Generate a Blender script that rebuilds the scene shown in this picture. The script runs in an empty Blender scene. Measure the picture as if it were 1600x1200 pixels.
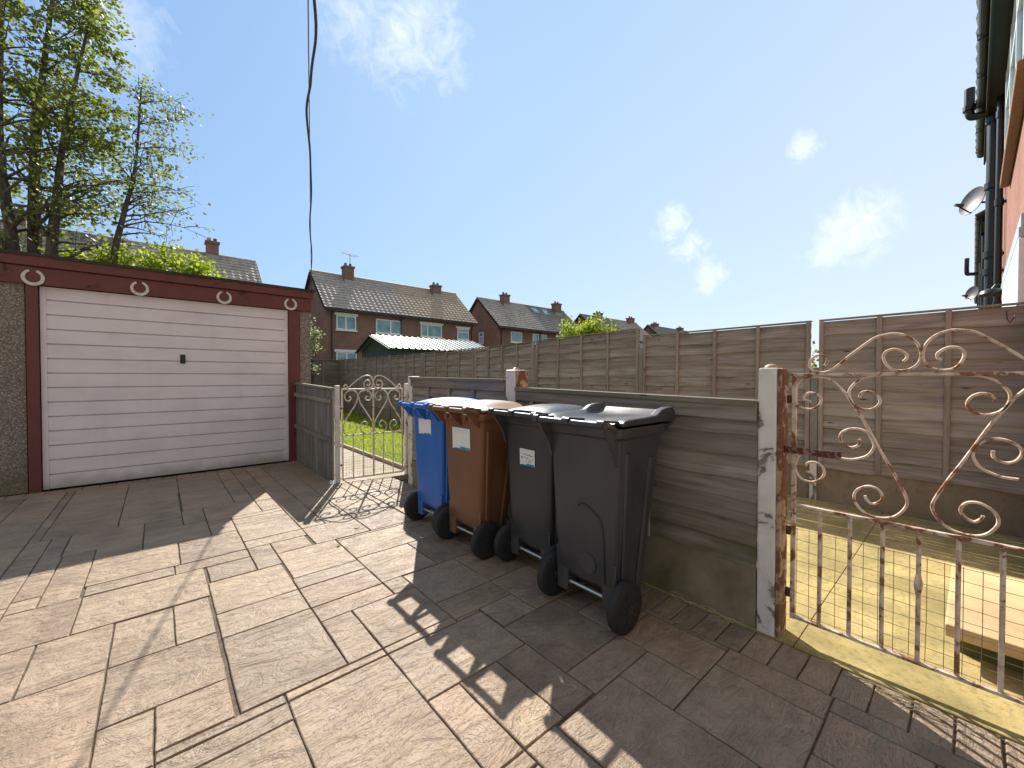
import bpy, bmesh, math, random
from mathutils import Vector, Matrix
R = random.Random(7)
rad = math.radians
sc = bpy.context.scene
COL = sc.collection

# ------------------------------------------------------------------ camera
# world frame: +X runs along the garage front, +Y runs along the low fence, metres
cd = bpy.data.cameras.new('camera'); cam = bpy.data.objects.new('camera', cd); COL.objects.link(cam)
cd.sensor_fit = 'HORIZONTAL'; cd.sensor_width = 36.0; cd.lens = 36.0 * 632 / 1600
cd.clip_start = .05; cd.clip_end = 2000
cam.location = (0, 0, 1.2); cam.rotation_euler = (rad(90 - .906), 0, rad(-41.25))
sc.camera = cam

# ------------------------------------------------------------------ sky, sun, exposure
SUN_EL, SUN_AZ = 40.0, 28.5
sc.view_settings.view_transform = 'Standard'; sc.view_settings.look = 'None'
sc.view_settings.exposure = 0.74; sc.view_settings.gamma = 1
w = bpy.data.worlds.new('World'); sc.world = w; w.use_nodes = True
wt = w.node_tree; wt.nodes.clear()
def wn(t, **k):
    n = wt.nodes.new(t)
    for a, b in k.items(): setattr(n, a, b)
    return n
def wset(sock, v):
    if hasattr(v, 'is_linked') or isinstance(v, bpy.types.NodeSocket): wt.links.new(v, sock)
    else: sock.default_value = v
def wm(op, a, b=None, c=None):
    n = wn('ShaderNodeMath', operation=op); wset(n.inputs[0], a)
    if b is not None: wset(n.inputs[1], b)
    if c is not None: wset(n.inputs[2], c)
    return n.outputs[0]
out = wn('ShaderNodeOutputWorld'); bg = wn('ShaderNodeBackground'); wt.links.new(bg.outputs[0], out.inputs[0])
sky = wn('ShaderNodeTexSky', sky_type='NISHITA'); sky.sun_disc = False
sky.sun_elevation = rad(SUN_EL); sky.sun_rotation = rad(SUN_AZ)
sky.air_density = 1.0; sky.dust_density = 0.15; sky.ozone_density = 1.6; sky.altitude = 100
bg.inputs[1].default_value = 0.13
tc = wn('ShaderNodeTexCoord')
def wdot(d):
    n = wn('ShaderNodeVectorMath', operation='DOT_PRODUCT'); wt.links.new(tc.outputs['Generated'], n.inputs[0])
    n.inputs[1].default_value = Vector(d).normalized(); return n.outputs['Value']
nz = wn('ShaderNodeTexNoise'); nz.inputs['Scale'].default_value = 9; nz.inputs['Detail'].default_value = 9; nz.inputs['Roughness'].default_value = .62; nz.inputs['Distortion'].default_value = .5
wt.links.new(tc.outputs['Generated'], nz.inputs['Vector'])
nz2 = wn('ShaderNodeTexNoise'); nz2.inputs['Scale'].default_value = 26; nz2.inputs['Detail'].default_value = 9; nz2.inputs['Roughness'].default_value = .66; nz2.inputs['Distortion'].default_value = 1.2
wt.links.new(tc.outputs['Generated'], nz2.inputs['Vector'])
def cloud(d, size, gain, soft=.0):
    # puff of cloud round one direction of the sky, broken up by noise
    a = wm('ARCCOSINE', wm('MINIMUM', wdot(d), 1.0))
    r = wm('SUBTRACT', 1.0, wm('DIVIDE', a, size)); r = wm('MAXIMUM', r, 0.0)
    fac = wm('ADD', wm('MULTIPLY', nz.outputs['Fac'], .45), wm('MULTIPLY', nz2.outputs['Fac'], .55))
    k = wm('MULTIPLY', wm('SUBTRACT', wm('ADD', fac, wm('MULTIPLY', r, .34)), .60 - soft), gain)
    n = wn('ShaderNodeClamp'); wt.links.new(wm('MULTIPLY', k, wm('MINIMUM', wm('MULTIPLY', r, 2.2), 1.0)), n.inputs[0]); return n.outputs[0]
cl = None
for d, s, g in [((.353, .686, .636), .15, 2.4), ((.27, .735, .64), .10, 1.8), ((.405, .675, .618), .10, 2.4), ((-.048, .841, .539), .12, 1.6), ((.846, .43, .335), .060, 3.2),
                ((.868, .41, .285), .060, 3.2), ((.90, .375, .222), .058, 3.0), ((.951, .141, .276), .10, 3.0), ((.953, .177, .246), .07, 2.6), ((.884, .208, .419), .042, 3.6)]:
    c = cloud(d, s, g); cl = c if cl is None else wm('MAXIMUM', cl, c)
def wcomb(d):
    n = wn('ShaderNodeVectorMath', operation='DOT_PRODUCT'); wt.links.new(tc.outputs['Generated'], n.inputs[0]); n.inputs[1].default_value = d; return n.outputs['Value']
def wramp(f, pts):
    n = wn('ShaderNodeValToRGB'); wset(n.inputs[0], f); e = n.color_ramp.elements
    while len(e) < len(pts): e.new(.5)
    for q, (p, c) in zip(e, pts): q.position = p; q.color = (*c, 1)
    return n.outputs[0]
def wmix(f, a, b):
    n = wn('ShaderNodeMix', data_type='RGBA'); wset(n.inputs[0], f)
    for i, v in ((6, a), (7, b)):
        if isinstance(v, tuple): n.inputs[i].default_value = (*v, 1)
        else: wt.links.new(v, n.inputs[i])
    return n.outputs[2]
# deep blue to the east, paling towards the west and the horizon; warm neutral fill light added in the unseen half behind
tone = wm('ADD', wcomb((.376, -.33, -.35)), .58)
blue = wramp(tone, [(0, (1.25, 2.2, 3.95)), (.38, (2.2, 3.2, 4.4)), (.80, (3.35, 4.0, 4.7)), (1, (3.9, 4.3, 4.75))])
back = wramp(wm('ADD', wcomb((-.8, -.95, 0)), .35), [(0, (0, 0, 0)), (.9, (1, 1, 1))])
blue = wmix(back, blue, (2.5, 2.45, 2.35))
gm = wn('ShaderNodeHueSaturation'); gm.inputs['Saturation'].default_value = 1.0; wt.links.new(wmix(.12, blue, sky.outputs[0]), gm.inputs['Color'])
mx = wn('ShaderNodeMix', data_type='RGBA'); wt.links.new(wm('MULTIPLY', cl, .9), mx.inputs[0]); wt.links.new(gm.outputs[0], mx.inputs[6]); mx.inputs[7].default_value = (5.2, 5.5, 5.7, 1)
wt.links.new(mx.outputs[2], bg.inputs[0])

sd = bpy.data.lights.new('sun', 'SUN'); sd.energy = 4.9; sd.angle = rad(.5); sd.color = (1, .93, .83)
so = bpy.data.objects.new('sun', sd); COL.objects.link(so)
S = Vector((math.sin(rad(SUN_AZ)) * math.cos(rad(SUN_EL)), math.cos(rad(SUN_AZ)) * math.cos(rad(SUN_EL)), math.sin(rad(SUN_EL))))
so.rotation_euler = S.to_track_quat('Z', 'Y').to_euler(); so.location = (10, 20, 20)

# ------------------------------------------------------------------ materials
class T:
    def __init__(s, name):
        s.m = bpy.data.materials.new(name); s.m.use_nodes = True; s.t = s.m.node_tree
        s.b = s.t.nodes['Principled BSDF']; s.o = s.t.nodes['Material Output']; s.tc = s.n('ShaderNodeTexCoord'); s.obj = s.tc.outputs['Object']
    def n(s, t, **k):
        n = s.t.nodes.new(t)
        for a, b in k.items(): setattr(n, a, b)
        return n
    def set(s, sock, v):
        if isinstance(v, bpy.types.NodeSocket): s.t.links.new(v, sock)
        elif sock.type == 'RGBA' and len(v) == 3: sock.default_value = (*v, 1)
        else: sock.default_value = v
    def vec(s, scale=(1, 1, 1), v=None, add=None):
        n = s.n('ShaderNodeVectorMath', operation='MULTIPLY_ADD'); s.set(n.inputs[0], v or s.obj); n.inputs[1].default_value = scale
        if add is not None: s.set(n.inputs[2], add)
        return n.outputs[0]
    def noise(s, scale, detail=4, v=None, dist=0, rough=.5, col=False):
        n = s.n('ShaderNodeTexNoise'); s.set(n.inputs['Vector'], v or s.obj)
        for k, x in (('Scale', scale), ('Detail', detail), ('Distortion', dist), ('Roughness', rough)): n.inputs[k].default_value = x
        return n.outputs['Color' if col else 'Fac']
    def voro(s, scale, v=None, feature='F1', outp='Distance'):
        n = s.n('ShaderNodeTexVoronoi', feature=feature); s.set(n.inputs['Vector'], v or s.obj); n.inputs['Scale'].default_value = scale
        return n.outputs[outp]
    def ramp(s, f, pts):
        n = s.n('ShaderNodeValToRGB'); s.set(n.inputs[0], f); e = n.color_ramp.elements
        while len(e) < len(pts): e.new(.5)
        for q, (p, c) in zip(e, pts):
            q.position = p; q.color = (*c, 1) if not isinstance(c, (int, float)) else (c, c, c, 1)
        return n.outputs[0]
    def mix(s, f, a, b, mode='MIX'):
        n = s.n('ShaderNodeMix', data_type='RGBA', blend_type=mode); s.set(n.inputs[0], f); s.set(n.inputs[6], a); s.set(n.inputs[7], b); return n.outputs[2]
    def ma(s, op, a, b=0., c=0.):
        n = s.n('ShaderNodeMath', operation=op); s.set(n.inputs[0], a); s.set(n.inputs[1], b); s.set(n.inputs[2], c); return n.outputs[0]
    def sep(s, v=None):
        n = s.n('ShaderNodeSeparateXYZ'); s.set(n.inputs[0], v or s.obj); return n.outputs
    def attr(s, name='rnd'):
        n = s.n('ShaderNodeAttribute'); n.attribute_name = name; return n
    def bump(s, h, strength=.5, dist=.01, nrm=None):
        n = s.n('ShaderNodeBump'); s.set(n.inputs['Height'], h); n.inputs['Strength'].default_value = strength; n.inputs['Distance'].default_value = dist
        if nrm is not None: s.t.links.new(nrm, n.inputs['Normal'])
        return n.outputs[0]
    def fin(s, col=None, rough=None, nrm=None, metal=0, spec=None):
        if col is not None: s.set(s.b.inputs['Base Color'], col)
        if rough is not None: s.set(s.b.inputs['Roughness'], rough)
        if nrm is not None: s.t.links.new(nrm, s.b.inputs['Normal'])
        s.b.inputs['Metallic'].default_value = metal
        if spec is not None: s.b.inputs['Specular IOR Level'].default_value = spec
        return s.m
M = {}
def m_paving():
    t = T('stamped_paving'); rn = t.attr('rnd'); rc = rn.outputs['Color']; rf = t.ma('FRACT', t.ma('MULTIPLY', rn.outputs['Fac'], 17.3))
    off = t.vec((40, 40, 40), rc); v = t.vec((1, 1, 1), None, off)
    warp = t.noise(2.2, 3, v); 
    big = t.noise(3.4, 6, t.vec((1.0, 2.4, 1), v), 1.6, .56)
    # cleft steps: contour terraces of a stretched field, like riven slate
    h = t.ma('MULTIPLY', big, 24.0); step = t.ma('FLOOR', h); fr = t.ma('FRACT', h)
    edge = t.ramp(fr, [(0, 0), (.80, 0), (.97, 1), (1, .2)])
    mask = t.ramp(t.noise(1.7, 2, t.vec((1, 1, 1), v)), [(.40, .15), (.6, 1)])
    edge = t.ma('MULTIPLY', edge, mask)
    fine = t.noise(70, 5, v, 0, .7); mid = t.noise(14, 5, v, .8)
    c = t.ramp(t.noise(2.4, 5, v, .6), [(.26, (.20, .145, .10)), (.42, (.315, .24, .165)), (.56, (.40, .315, .22)), (.68, (.36, .265, .18)), (.82, (.30, .195, .135))])
    c = t.mix(t.ramp(rf, [(0, 0.0), (1, .45)]), c, (.33, .275, .21))
    c = t.mix(t.ma('MULTIPLY', t.ramp(t.noise(1.1, 4), [(.45, 0), (.7, 1)]), .4), c, (.225, .18, .135))
    c = t.mix(t.ma('MULTIPLY', t.ramp(mid, [(.35, 1), (.55, 0)]), .35), c, (.20, .15, .105))
    c = t.mix(t.ma('MULTIPLY', edge, .75), c, (.14, .095, .06))
    c = t.mix(t.ma('MULTIPLY', t.ramp(fine, [(.3, 1), (.5, 0)]), .35), c, (.20, .165, .13))
    tone = t.ramp(t.ma('FRACT', t.ma('MULTIPLY', rn.outputs['Fac'], 7.9)), [(0, (.78, .735, .70)), (.35, (.93, .88, .84)), (.7, (1.02, .96, .90)), (1, (1.02, .92, .86))])
    c = t.mix(1.0, c, tone, 'MULTIPLY')
    hh = t.ma('ADD', t.ma('MULTIPLY', t.ma('ADD', step, t.ramp(fr, [(0, 0), (.8, .15), (1, 1)])), .16), t.ma('ADD', t.ma('MULTIPLY', fine, .25), t.ma('MULTIPLY', mid, .8)))
    return t.fin(c, t.ramp(mid, [(.3, .46), (.7, .72)]), t.bump(hh, .95, .014), spec=.45)
def m_grout():
    t = T('joint_sand'); n = t.noise(60, 4); mo = t.ramp(t.noise(4, 4), [(.58, 0), (.68, 1)])
    c = t.mix(mo, t.ramp(n, [(.3, (.07, .05, .034)), (.7, (.15, .115, .08))]), (.075, .085, .02))
    return t.fin(c, .95, t.bump(n, .6, .006))
def m_wood(name, axis, dark, mid, light, green=0., gz=.6):
    t = T(name); rn = t.attr('rnd'); off = t.vec((31, 31, 31), rn.outputs['Color'])
    sc_ = [26, 26, 26]; sc_[axis] = 1.3
    v = t.vec(tuple(sc_), None, off); st = t.noise(1.0, 6, v, .12, .65)
    sc2 = [90, 90, 90]; sc2[axis] = 3; fi = t.noise(1.0, 3, t.vec(tuple(sc2), None, off))
    sc3 = [6, 6, 6]; sc3[axis] = 2.0; pa = t.noise(1.0, 4, t.vec(tuple(sc3), None, off), .5)
    c = t.ramp(st, [(.28, dark), (.5, mid), (.75, light)])
    c = t.mix(t.ma('MULTIPLY', t.ramp(pa, [(.5, 0), (.75, 1)]), .55), c, tuple(x * .55 for x in dark))
    c = t.mix(t.ma('MULTIPLY', t.ramp(fi, [(.3, 1), (.5, 0)]), .5), c, tuple(x * .6 for x in dark))
    c = t.mix(t.ramp(rn.outputs['Fac'], [(.15, .6), (.75, 0)]), c, tuple(x * .62 for x in mid)); c = t.mix(t.ramp(rn.outputs['Fac'], [(.6, 0), (.95, .5)]), c, light)
    kn = t.voro(1.0, t.vec(tuple((3.1 if i == axis else 11) for i in range(3)), None, off)); c = t.mix(t.ramp(kn, [(.05, .85), (.13, 0)]), c, (.03, .02, .012))
    if green:
        z = t.sep()[2]; g = t.ma('MULTIPLY', t.ramp(t.ma('ADD', z, t.ma('MULTIPLY', t.noise(2.2, 5), .9)), [(gz - .1 + .45, 1), (gz + .3 + .45, 0)]), t.ramp(t.noise(5, 5, t.vec((1, 1, 3))), [(.38, .1), (.62, 1)]))
        c = t.mix(t.ma('MULTIPLY', g, green), c, (.115, .105, .03))
    return t.fin(c, .85, t.bump(t.ma('ADD', st, fi), .5, .004), spec=.2)
def m_concrete(name, base, green=0., scale=1., speck=.3):
    t = T(name); a = t.noise(3 * scale, 6, None, .5); f = t.noise(120, 4); d = t.noise(22 * scale, 5)
    c = t.mix(t.ramp(a, [(.3, 0), (.7, 1)]), tuple(x * .72 for x in base), base)
    c = t.mix(t.ma('MULTIPLY', t.ramp(d, [(.35, 1), (.5, 0)]), speck), c, tuple(x * .5 for x in base))
    if green:
        g = t.ramp(t.noise(2.6, 5, t.vec((1, 1, .7)), 1), [(.42, 0), (.66, 1)]); c = t.mix(t.ma('MULTIPLY', g, green), c, (.10, .095, .03))
    return t.fin(c, .9, t.bump(t.ma('ADD', f, d), .4, .004), spec=.25)
def m_peeling(name, paint, under, amt=.45, scale=6., rust=False, streak=1.):
    t = T(name); n = t.noise(scale, 8, t.vec((1, 1, streak)), .6, .62); n2 = t.noise(scale * 6, 4)
    k = t.ramp(n, [(amt - .012, 1), (amt + .012, 0)])
    uc = t.ramp(n2, [(.3, tuple(x * .55 for x in under)), (.7, under)])
    pc = t.mix(t.ramp(t.noise(9, 5), [(.4, 0), (.75, .5)]), paint, tuple(x * .7 for x in paint))
    pc = t.mix(t.ma('MULTIPLY', t.ramp(n, [(amt, 1), (amt + .13, 0)]), .6), pc, under if rust else tuple(x * .75 for x in paint))
    return t.fin(t.mix(k, pc, uc), t.mix(k, (.5,) * 3, (.9,) * 3), t.bump(t.ma('ADD', t.ma('MULTIPLY', k, -1.0), t.ma('MULTIPLY', n2, .35)), .6, .003))
def m_plastic(name, c, fade, rough=.42):
    t = T(name); n = t.noise(3, 5, t.vec((1, 1, .5)), .5); f = t.noise(140, 3); sc1 = t.noise(1.0, 5, t.vec((70, 70, 4)), 1.0)
    col = t.mix(t.ramp(n, [(.35, 0), (.7, .8)]), c, fade)
    col = t.mix(t.ma('MULTIPLY', t.ramp(sc1, [(.66, 0), (.78, 1)]), .3), col, tuple(min(1, x * 1.9 + .03) for x in c))
    z = t.sep()[2]; dirt = t.ma('MULTIPLY', t.ramp(t.ma('ADD', z, t.ma('MULTIPLY', t.noise(9, 5), .35)), [(.28, 1), (.5, 0)]), .35)
    col = t.mix(dirt, col, (.12, .10, .075))
    return t.fin(col, t.ramp(n, [(.3, rough - .07), (.7, rough + .12)]), t.bump(t.ma('ADD', f, t.ma('MULTIPLY', n, 6)), .06, .004), spec=.5)
def m_simple(name, c, rough=.6, metal=0, var=.25, scale=20, spec=.5):
    t = T(name); n = t.noise(scale, 5)
    return t.fin(t.mix(t.ramp(n, [(.3, 0), (.7, 1)]), tuple(x * (1 - var) for x in c), c), rough, t.bump(n, .15, .003), metal, spec)
def m_pebble():
    t = T('pebbledash'); d = t.voro(75); cc = t.voro(75, None, 'F1', 'Color'); x = t.sep(cc)
    c = t.ramp(x[0], [(0, (.16, .125, .10)), (.3, (.33, .27, .22)), (.6, (.42, .34, .29)), (.85, (.50, .44, .38)), (1, (.20, .10, .08))])
    c = t.mix(t.ramp(d, [(.32, 0), (.55, .85)]), c, (.16, .135, .11))
    c = t.mix(t.ramp(t.ma('ADD', t.sep()[2], t.ma('MULTIPLY', t.noise(4, 4), .6)), [(.35, .6), (.8, 0)]), c, (.12, .115, .05))
    return t.fin(c, .85, t.bump(d, .9, -.008))
def m_door():
    t = T('white_door_paint'); n = t.noise(2.2, 6, t.vec((1, 1, 2)), .6); s = t.noise(1, 4, t.vec((14, 14, .9)))
    c = t.mix(t.ma('MULTIPLY', t.ramp(n, [(.45, 0), (.75, 1)]), .5), (.79, .715, .725), (.60, .52, .53))
    c = t.mix(t.ma('MULTIPLY', t.ramp(s, [(.55, 0), (.8, 1)]), .12), c, (.45, .42, .38))
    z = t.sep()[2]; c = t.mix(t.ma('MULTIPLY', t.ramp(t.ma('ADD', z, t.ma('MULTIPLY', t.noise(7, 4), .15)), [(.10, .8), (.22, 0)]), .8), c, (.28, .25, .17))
    return t.fin(c, .5, t.bump(n, .1, .004))
def m_brick(name, a, b, mortar):
    t = T(name); s = t.sep(); cx = t.n('ShaderNodeCombineXYZ'); t.set(cx.inputs[0], t.ma('ADD', s[0], s[1])); t.set(cx.inputs[1], s[2])
    n = t.n('ShaderNodeTexBrick'); t.set(n.inputs['Vector'], cx.outputs[0])
    for k, v in (('Scale', 1), ('Brick Width', .225), ('Row Height', .075), ('Mortar Size', .006), ('Bias', 0.)): n.inputs[k].default_value = v
    n.inputs['Color1'].default_value = (*a, 1); n.inputs['Color2'].default_value = (*b, 1); n.inputs['Mortar'].default_value = (*mortar, 1)
    v = t.noise(1.3, 5); c = t.mix(t.ramp(v, [(.4, 0), (.7, .5)]), n.outputs['Color'], tuple(x * .5 for x in a))
    c = t.mix(t.ramp(t.noise(40, 3), [(.3, .4), (.6, 0)]), c, tuple(x * .55 for x in a))
    return t.fin(c, .9, t.bump(n.outputs['Fac'], .5, -.006))
def m_tile(name, a, b):
    t = T(name); rn = t.attr('rnd'); n = t.noise(8, 5); c = t.mix(rn.outputs['Fac'], a, b)
    c = t.mix(t.ramp(n, [(.35, .6), (.65, 0)]), c, tuple(x * .5 for x in a))
    return t.fin(c, .75, t.bump(n, .2, .01))
def m_leaf(name, c1, c2, c3, trans=.45):
    t = T(name); rn = t.attr('rnd'); c = t.ramp(rn.outputs['Fac'], [(.1, c1), (.5, c2), (.9, c3)])
    t.fin(c, .5, spec=.35); tr = t.n('ShaderNodeBsdfTranslucent'); t.set(tr.inputs[0], t.mix(.5, c, (.30, .36, .03), 'ADD'))
    mxs = t.n('ShaderNodeMixShader'); mxs.inputs[0].default_value = trans
    t.t.links.new(t.b.outputs[0], mxs.inputs[1]); t.t.links.new(tr.outputs[0], mxs.inputs[2]); t.t.links.new(mxs.outputs[0], t.o.inputs[0])
    return t.m
def m_bark():
    t = T('bark'); n = t.noise(9, 6, t.vec((1, 1, .3)), 1)
    return t.fin(t.ramp(n, [(.3, (.035, .03, .024)), (.7, (.13, .11, .085))]), .9, t.bump(n, .6, .02))
M['paving'] = m_paving(); M['grout'] = m_grout()
M['fence_y'] = m_wood('weathered_slats_along_y', 1, (.165, .138, .115), (.345, .295, .248), (.49, .44, .385))
M['fence_low'] = m_wood('weathered_slats_green', 1, (.135, .112, .09), (.285, .245, .20), (.43, .385, .325), .75, .40)
M['fence_x'] = m_wood('weathered_slats_along_x', 0, (.12, .10, .085), (.23, .20, .17), (.32, .285, .245))
M['batten'] = m_wood('weathered_batten', 2, (.20, .16, .13), (.36, .30, .25), (.48, .41, .35))
M['plank_v'] = m_wood('painted_planks', 2, (.12, .105, .095), (.25, .225, .205), (.37, .345, .32), .5, .1)
M['rail'] = m_wood('weathered_rail', 1, (.13, .115, .085), (.26, .235, .185), (.38, .35, .29), .25, 3)
M['gravel_board'] = m_concrete('gravel_board', (.32, .26, .18), .7)
M['gravel_brown'] = m_concrete('gravel_board_brown', (.34, .265, .19), .3)
M['post_grey'] = m_concrete('concrete_post', (.27, .27, .245), .2)
M['post_white'] = m_peeling('white_post_paint', (.74, .68, .62), (.27, .225, .17), .405, 5)
M['post_brown'] = m_peeling('brown_post_side', (.50, .34, .22), (.22, .10, .05), .5, 11, True)
M['iron'] = m_peeling('rusty_white_iron', (.66, .54, .43), (.30, .135, .065), .445, 17, True)
M['iron_small'] = m_peeling('white_gate_iron', (.66, .59, .50), (.30, .13, .06), .36, 14, True)
M['rust'] = m_peeling('rusty_iron', (.30, .20, .15), (.13, .045, .025), .56, 20, True)
M['mesh'] = m_simple('wire_mesh', (.20, .17, .13), .5, .6)
M['door'] = m_door(); M['pebble'] = m_pebble()
M['red'] = m_peeling('oxblood_paint', (.145, .034, .024), (.09, .03, .022), .34, 5)
M['roof_felt'] = m_concrete('roof_felt', (.06, .055, .05), .2)
M['horseshoe'] = m_simple('horseshoe_paint', (.72, .68, .60), .6, 0, .35, 40)
M['black'] = m_simple('black_metal', (.02, .02, .02), .4)
M['blue_p'] = m_plastic('blue_plastic', (.014, .12, .46), (.03, .16, .54), .40)
M['brown_p'] = m_plastic('brown_plastic', (.15, .062, .027), (.21, .10, .048), .42)
M['black_p'] = m_plastic('black_plastic', (.024, .027, .033), (.044, .046, .052), .36)
M['grey_p'] = m_plastic('charcoal_plastic', (.034, .036, .041), (.062, .061, .064), .34)
M['rubber'] = m_simple('rubber', (.022, .022, .022), .75, 0, .3, 60); M['hub'] = m_simple('wheel_hub', (.035, .033, .033), .5)
M['axle'] = m_simple('axle_steel', (.55, .58, .52), .35, .8)
M['paper'] = m_simple('label_paper', (.78, .79, .76), .5, 0, .08); M['ink'] = m_simple('ink', (.02, .02, .03), .6); M['print_blue'] = m_simple('blue_print', (.02, .28, .52), .5); M['print_grey'] = m_simple('grey_print', (.45, .47, .48), .6)
M['brick'] = m_brick('house_brick', (.27, .155, .12), (.215, .12, .095), (.27, .22, .185)); M['brick_red'] = m_brick('pink_brick', (.40, .17, .115), (.33, .13, .085), (.34, .25, .20))
M['tile_grey'] = m_tile('grey_tile', (.40, .36, .31), (.52, .475, .41)); M['tile_brown'] = m_tile('brown_tile', (.47, .37, .265), (.58, .47, .345)); M['tile_dark'] = m_tile('dark_tile', (.25, .23, .21), (.34, .315, .28))
M['upvc'] = m_simple('white_upvc', (.78, .80, .80), .35, 0, .08); M['upvc_blue'] = m_simple('pale_blue_trim', (.42, .53, .58), .5, 0, .15)
t = T('window_glass'); oi = t.n('ShaderNodeObjectInfo'); M['glass'] = t.fin(t.mix(t.ramp(t.ma('ADD', t.noise(1.6, 2), t.ma('MULTIPLY', oi.outputs['Random'], .3)), [(.5, 0), (.75, .8)]), (.08, .25, .36), (.27, .46, .52)), .08, spec=.8)
M['gutter'] = m_simple('black_gutter', (.018, .02, .018), .4); M['soffit'] = m_simple('dark_soffit', (.03, .035, .025), .8); M['sill'] = m_simple('brown_sill', (.30, .16, .075), .6)
M['dish'] = m_simple('grey_dish', (.075, .075, .085), .5, 0, .15); M['lead'] = m_simple('chimney_flashing', (.35, .35, .34), .6); M['pot'] = m_simple('chimney_pot', (.20, .10, .07), .8)
M['cable'] = m_simple('cable', (.05, .045, .06), .5); M['shed_green'] = m_simple('shed_boards', (.05, .085, .07), .75, 0, .3, 8)
M['shed_roof'] = m_simple('shed_roof_sheet', (.42, .50, .46), .45, 0, .2, 5)
M['patio'] = m_concrete('yellow_concrete', (.50, .395, .165), .40, 1.6, .6); M['step'] = m_concrete('buff_step', (.58, .43, .23), 0, 1.4, .12)
M['path'] = m_concrete('path_concrete', (.46, .40, .30), .15); M['earth'] = m_concrete('earth', (.12, .13, .05), .6)
M['grass'] = m_leaf('grass_blade', (.16, .26, .014), (.28, .38, .02), (.40, .46, .05), .55)
M['leaf_tree'] = m_leaf('tree_leaf', (.06, .085, .026), (.11, .145, .04), (.20, .22, .06), .45)
M['leaf_lime'] = m_leaf('lime_leaf', (.12, .19, .012), (.23, .31, .02), (.36, .40, .04), .5)
M['leaf_pale'] = m_leaf('pale_leaf', (.09, .14, .05), (.22, .27, .14), (.42, .45, .32), .4)
M['bark'] = m_bark(); M['straw'] = m_simple('straw', (.55, .45, .26), .8)

# ------------------------------------------------------------------ mesh helpers
ORG = {}
def nbm():
    bm = bmesh.new(); bm.loops.layers.float_color.new('rnd'); return bm
def paint(bm, faces, c=None):
    l = bm.loops.layers.float_color['rnd']; c = c or (R.random(), R.random(), R.random(), 1)
    for f in faces:
        for lp in f.loops: lp[l] = c
def box(bm, x0, x1, y0, y1, z0, z1, c=None):
    v = [bm.verts.new(p) for p in ((x0, y0, z0), (x1, y0, z0), (x1, y1, z0), (x0, y1, z0), (x0, y0, z1), (x1, y0, z1), (x1, y1, z1), (x0, y1, z1))]
    fs = [bm.faces.new([v[i] for i in q]) for q in ((0, 3, 2, 1), (4, 5, 6, 7), (0, 1, 5, 4), (1, 2, 6, 5), (2, 3, 7, 6), (3, 0, 4, 7))]
    paint(bm, fs, c); return v
def bar(bm, p, q, wd, th, up=(0, 0, 1), c=None):
    p, q = Vector(p), Vector(q); d = (q - p).normalized(); s = d.cross(Vector(up)).normalized(); u = s.cross(d)
    v = [bm.verts.new(o + s * (i * wd / 2) + u * (j * th / 2)) for o in (p, q) for i, j in ((-1, -1), (1, -1), (1, 1), (-1, 1))]
    fs = [bm.faces.new([v[i] for i in k]) for k in ((0, 1, 2, 3)[::-1], (4, 5, 6, 7), (0, 1, 5, 4), (1, 2, 6, 5), (2, 3, 7, 6), (3, 0, 4, 7))]
    paint(bm, fs, c)
def tube(bm, pts, r, n=6, closed=False, sx=1., ref=None):
    pts = [Vector(p) for p in pts]; N = len(pts); rr = r if isinstance(r, (list, tuple)) else [r] * N; rings = []; prev = None
    for i, p in enumerate(pts):
        d = (pts[min(i + 1, N - 1)] - pts[max(i - 1, 0)])
        if closed: d = pts[(i + 1) % N] - pts[i - 1]
        d.normalize()
        if ref is not None: s = d.cross(Vector(ref)).normalized()
        else:
            s = prev if prev is not None else (Vector((0, 0, 1)) if abs(d.z) < .9 else Vector((1, 0, 0)))
            s = (s - d * s.dot(d)).normalized()
        prev = s; u = d.cross(s)
        rings.append([bm.verts.new(p + (s * math.cos(2 * math.pi * k / n) + u * math.sin(2 * math.pi * k / n) * sx) * rr[i]) for k in range(n)])
    fs = []
    for i in range(N if closed else N - 1):
        a, b = rings[i], rings[(i + 1) % N]
        for k in range(n): fs.append(bm.faces.new((a[k], a[(k + 1) % n], b[(k + 1) % n], b[k])))
    if not closed: fs.append(bm.faces.new(rings[0][::-1])); fs.append(bm.faces.new(rings[-1]))
    paint(bm, fs); return fs
def loft(bm, rings, cap=True):
    rv = [[bm.verts.new(p) for p in r] for r in rings]; n = len(rv[0]); fs = []
    for a, b in zip(rv, rv[1:]):
        for k in range(n): fs.append(bm.faces.new((a[k], a[(k + 1) % n], b[(k + 1) % n], b[k])))
    if cap: fs.append(bm.faces.new(rv[0][::-1])); fs.append(bm.faces.new(rv[-1]))
    paint(bm, fs); return rv
def prism(bm, poly, h0, h1, f):
    # poly: 2D points, f(u, v, h) -> 3D
    a = [bm.verts.new(f(u, v, h0)) for u, v in poly]; b = [bm.verts.new(f(u, v, h1)) for u, v in poly]; n = len(poly)
    fs = [bm.faces.new(a[::-1]), bm.faces.new(b)] + [bm.faces.new((a[k], a[(k + 1) % n], b[(k + 1) % n], b[k])) for k in range(n)]
    paint(bm, fs); return fs
def disc(bm, c, ax, r, h, n=24, r2=None):
    c, ax = Vector(c), Vector(ax).normalized(); tube(bm, [c - ax * h / 2, c + ax * h / 2], [r, r2 or r], n)
def smooth_pts(pts, k=4):
    P = [Vector(p) for p in pts]; o = []
    for i in range(len(P) - 1):
        a, b, c, d = P[max(i - 1, 0)], P[i], P[i + 1], P[min(i + 2, len(P) - 1)]
        for j in range(k):
            t = j / k; o.append(.5 * ((2 * b) + (c - a) * t + (2 * a - 5 * b + 4 * c - d) * t * t + (3 * b - a - 3 * c + d) * t ** 3))
    o.append(P[-1]); return o
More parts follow.
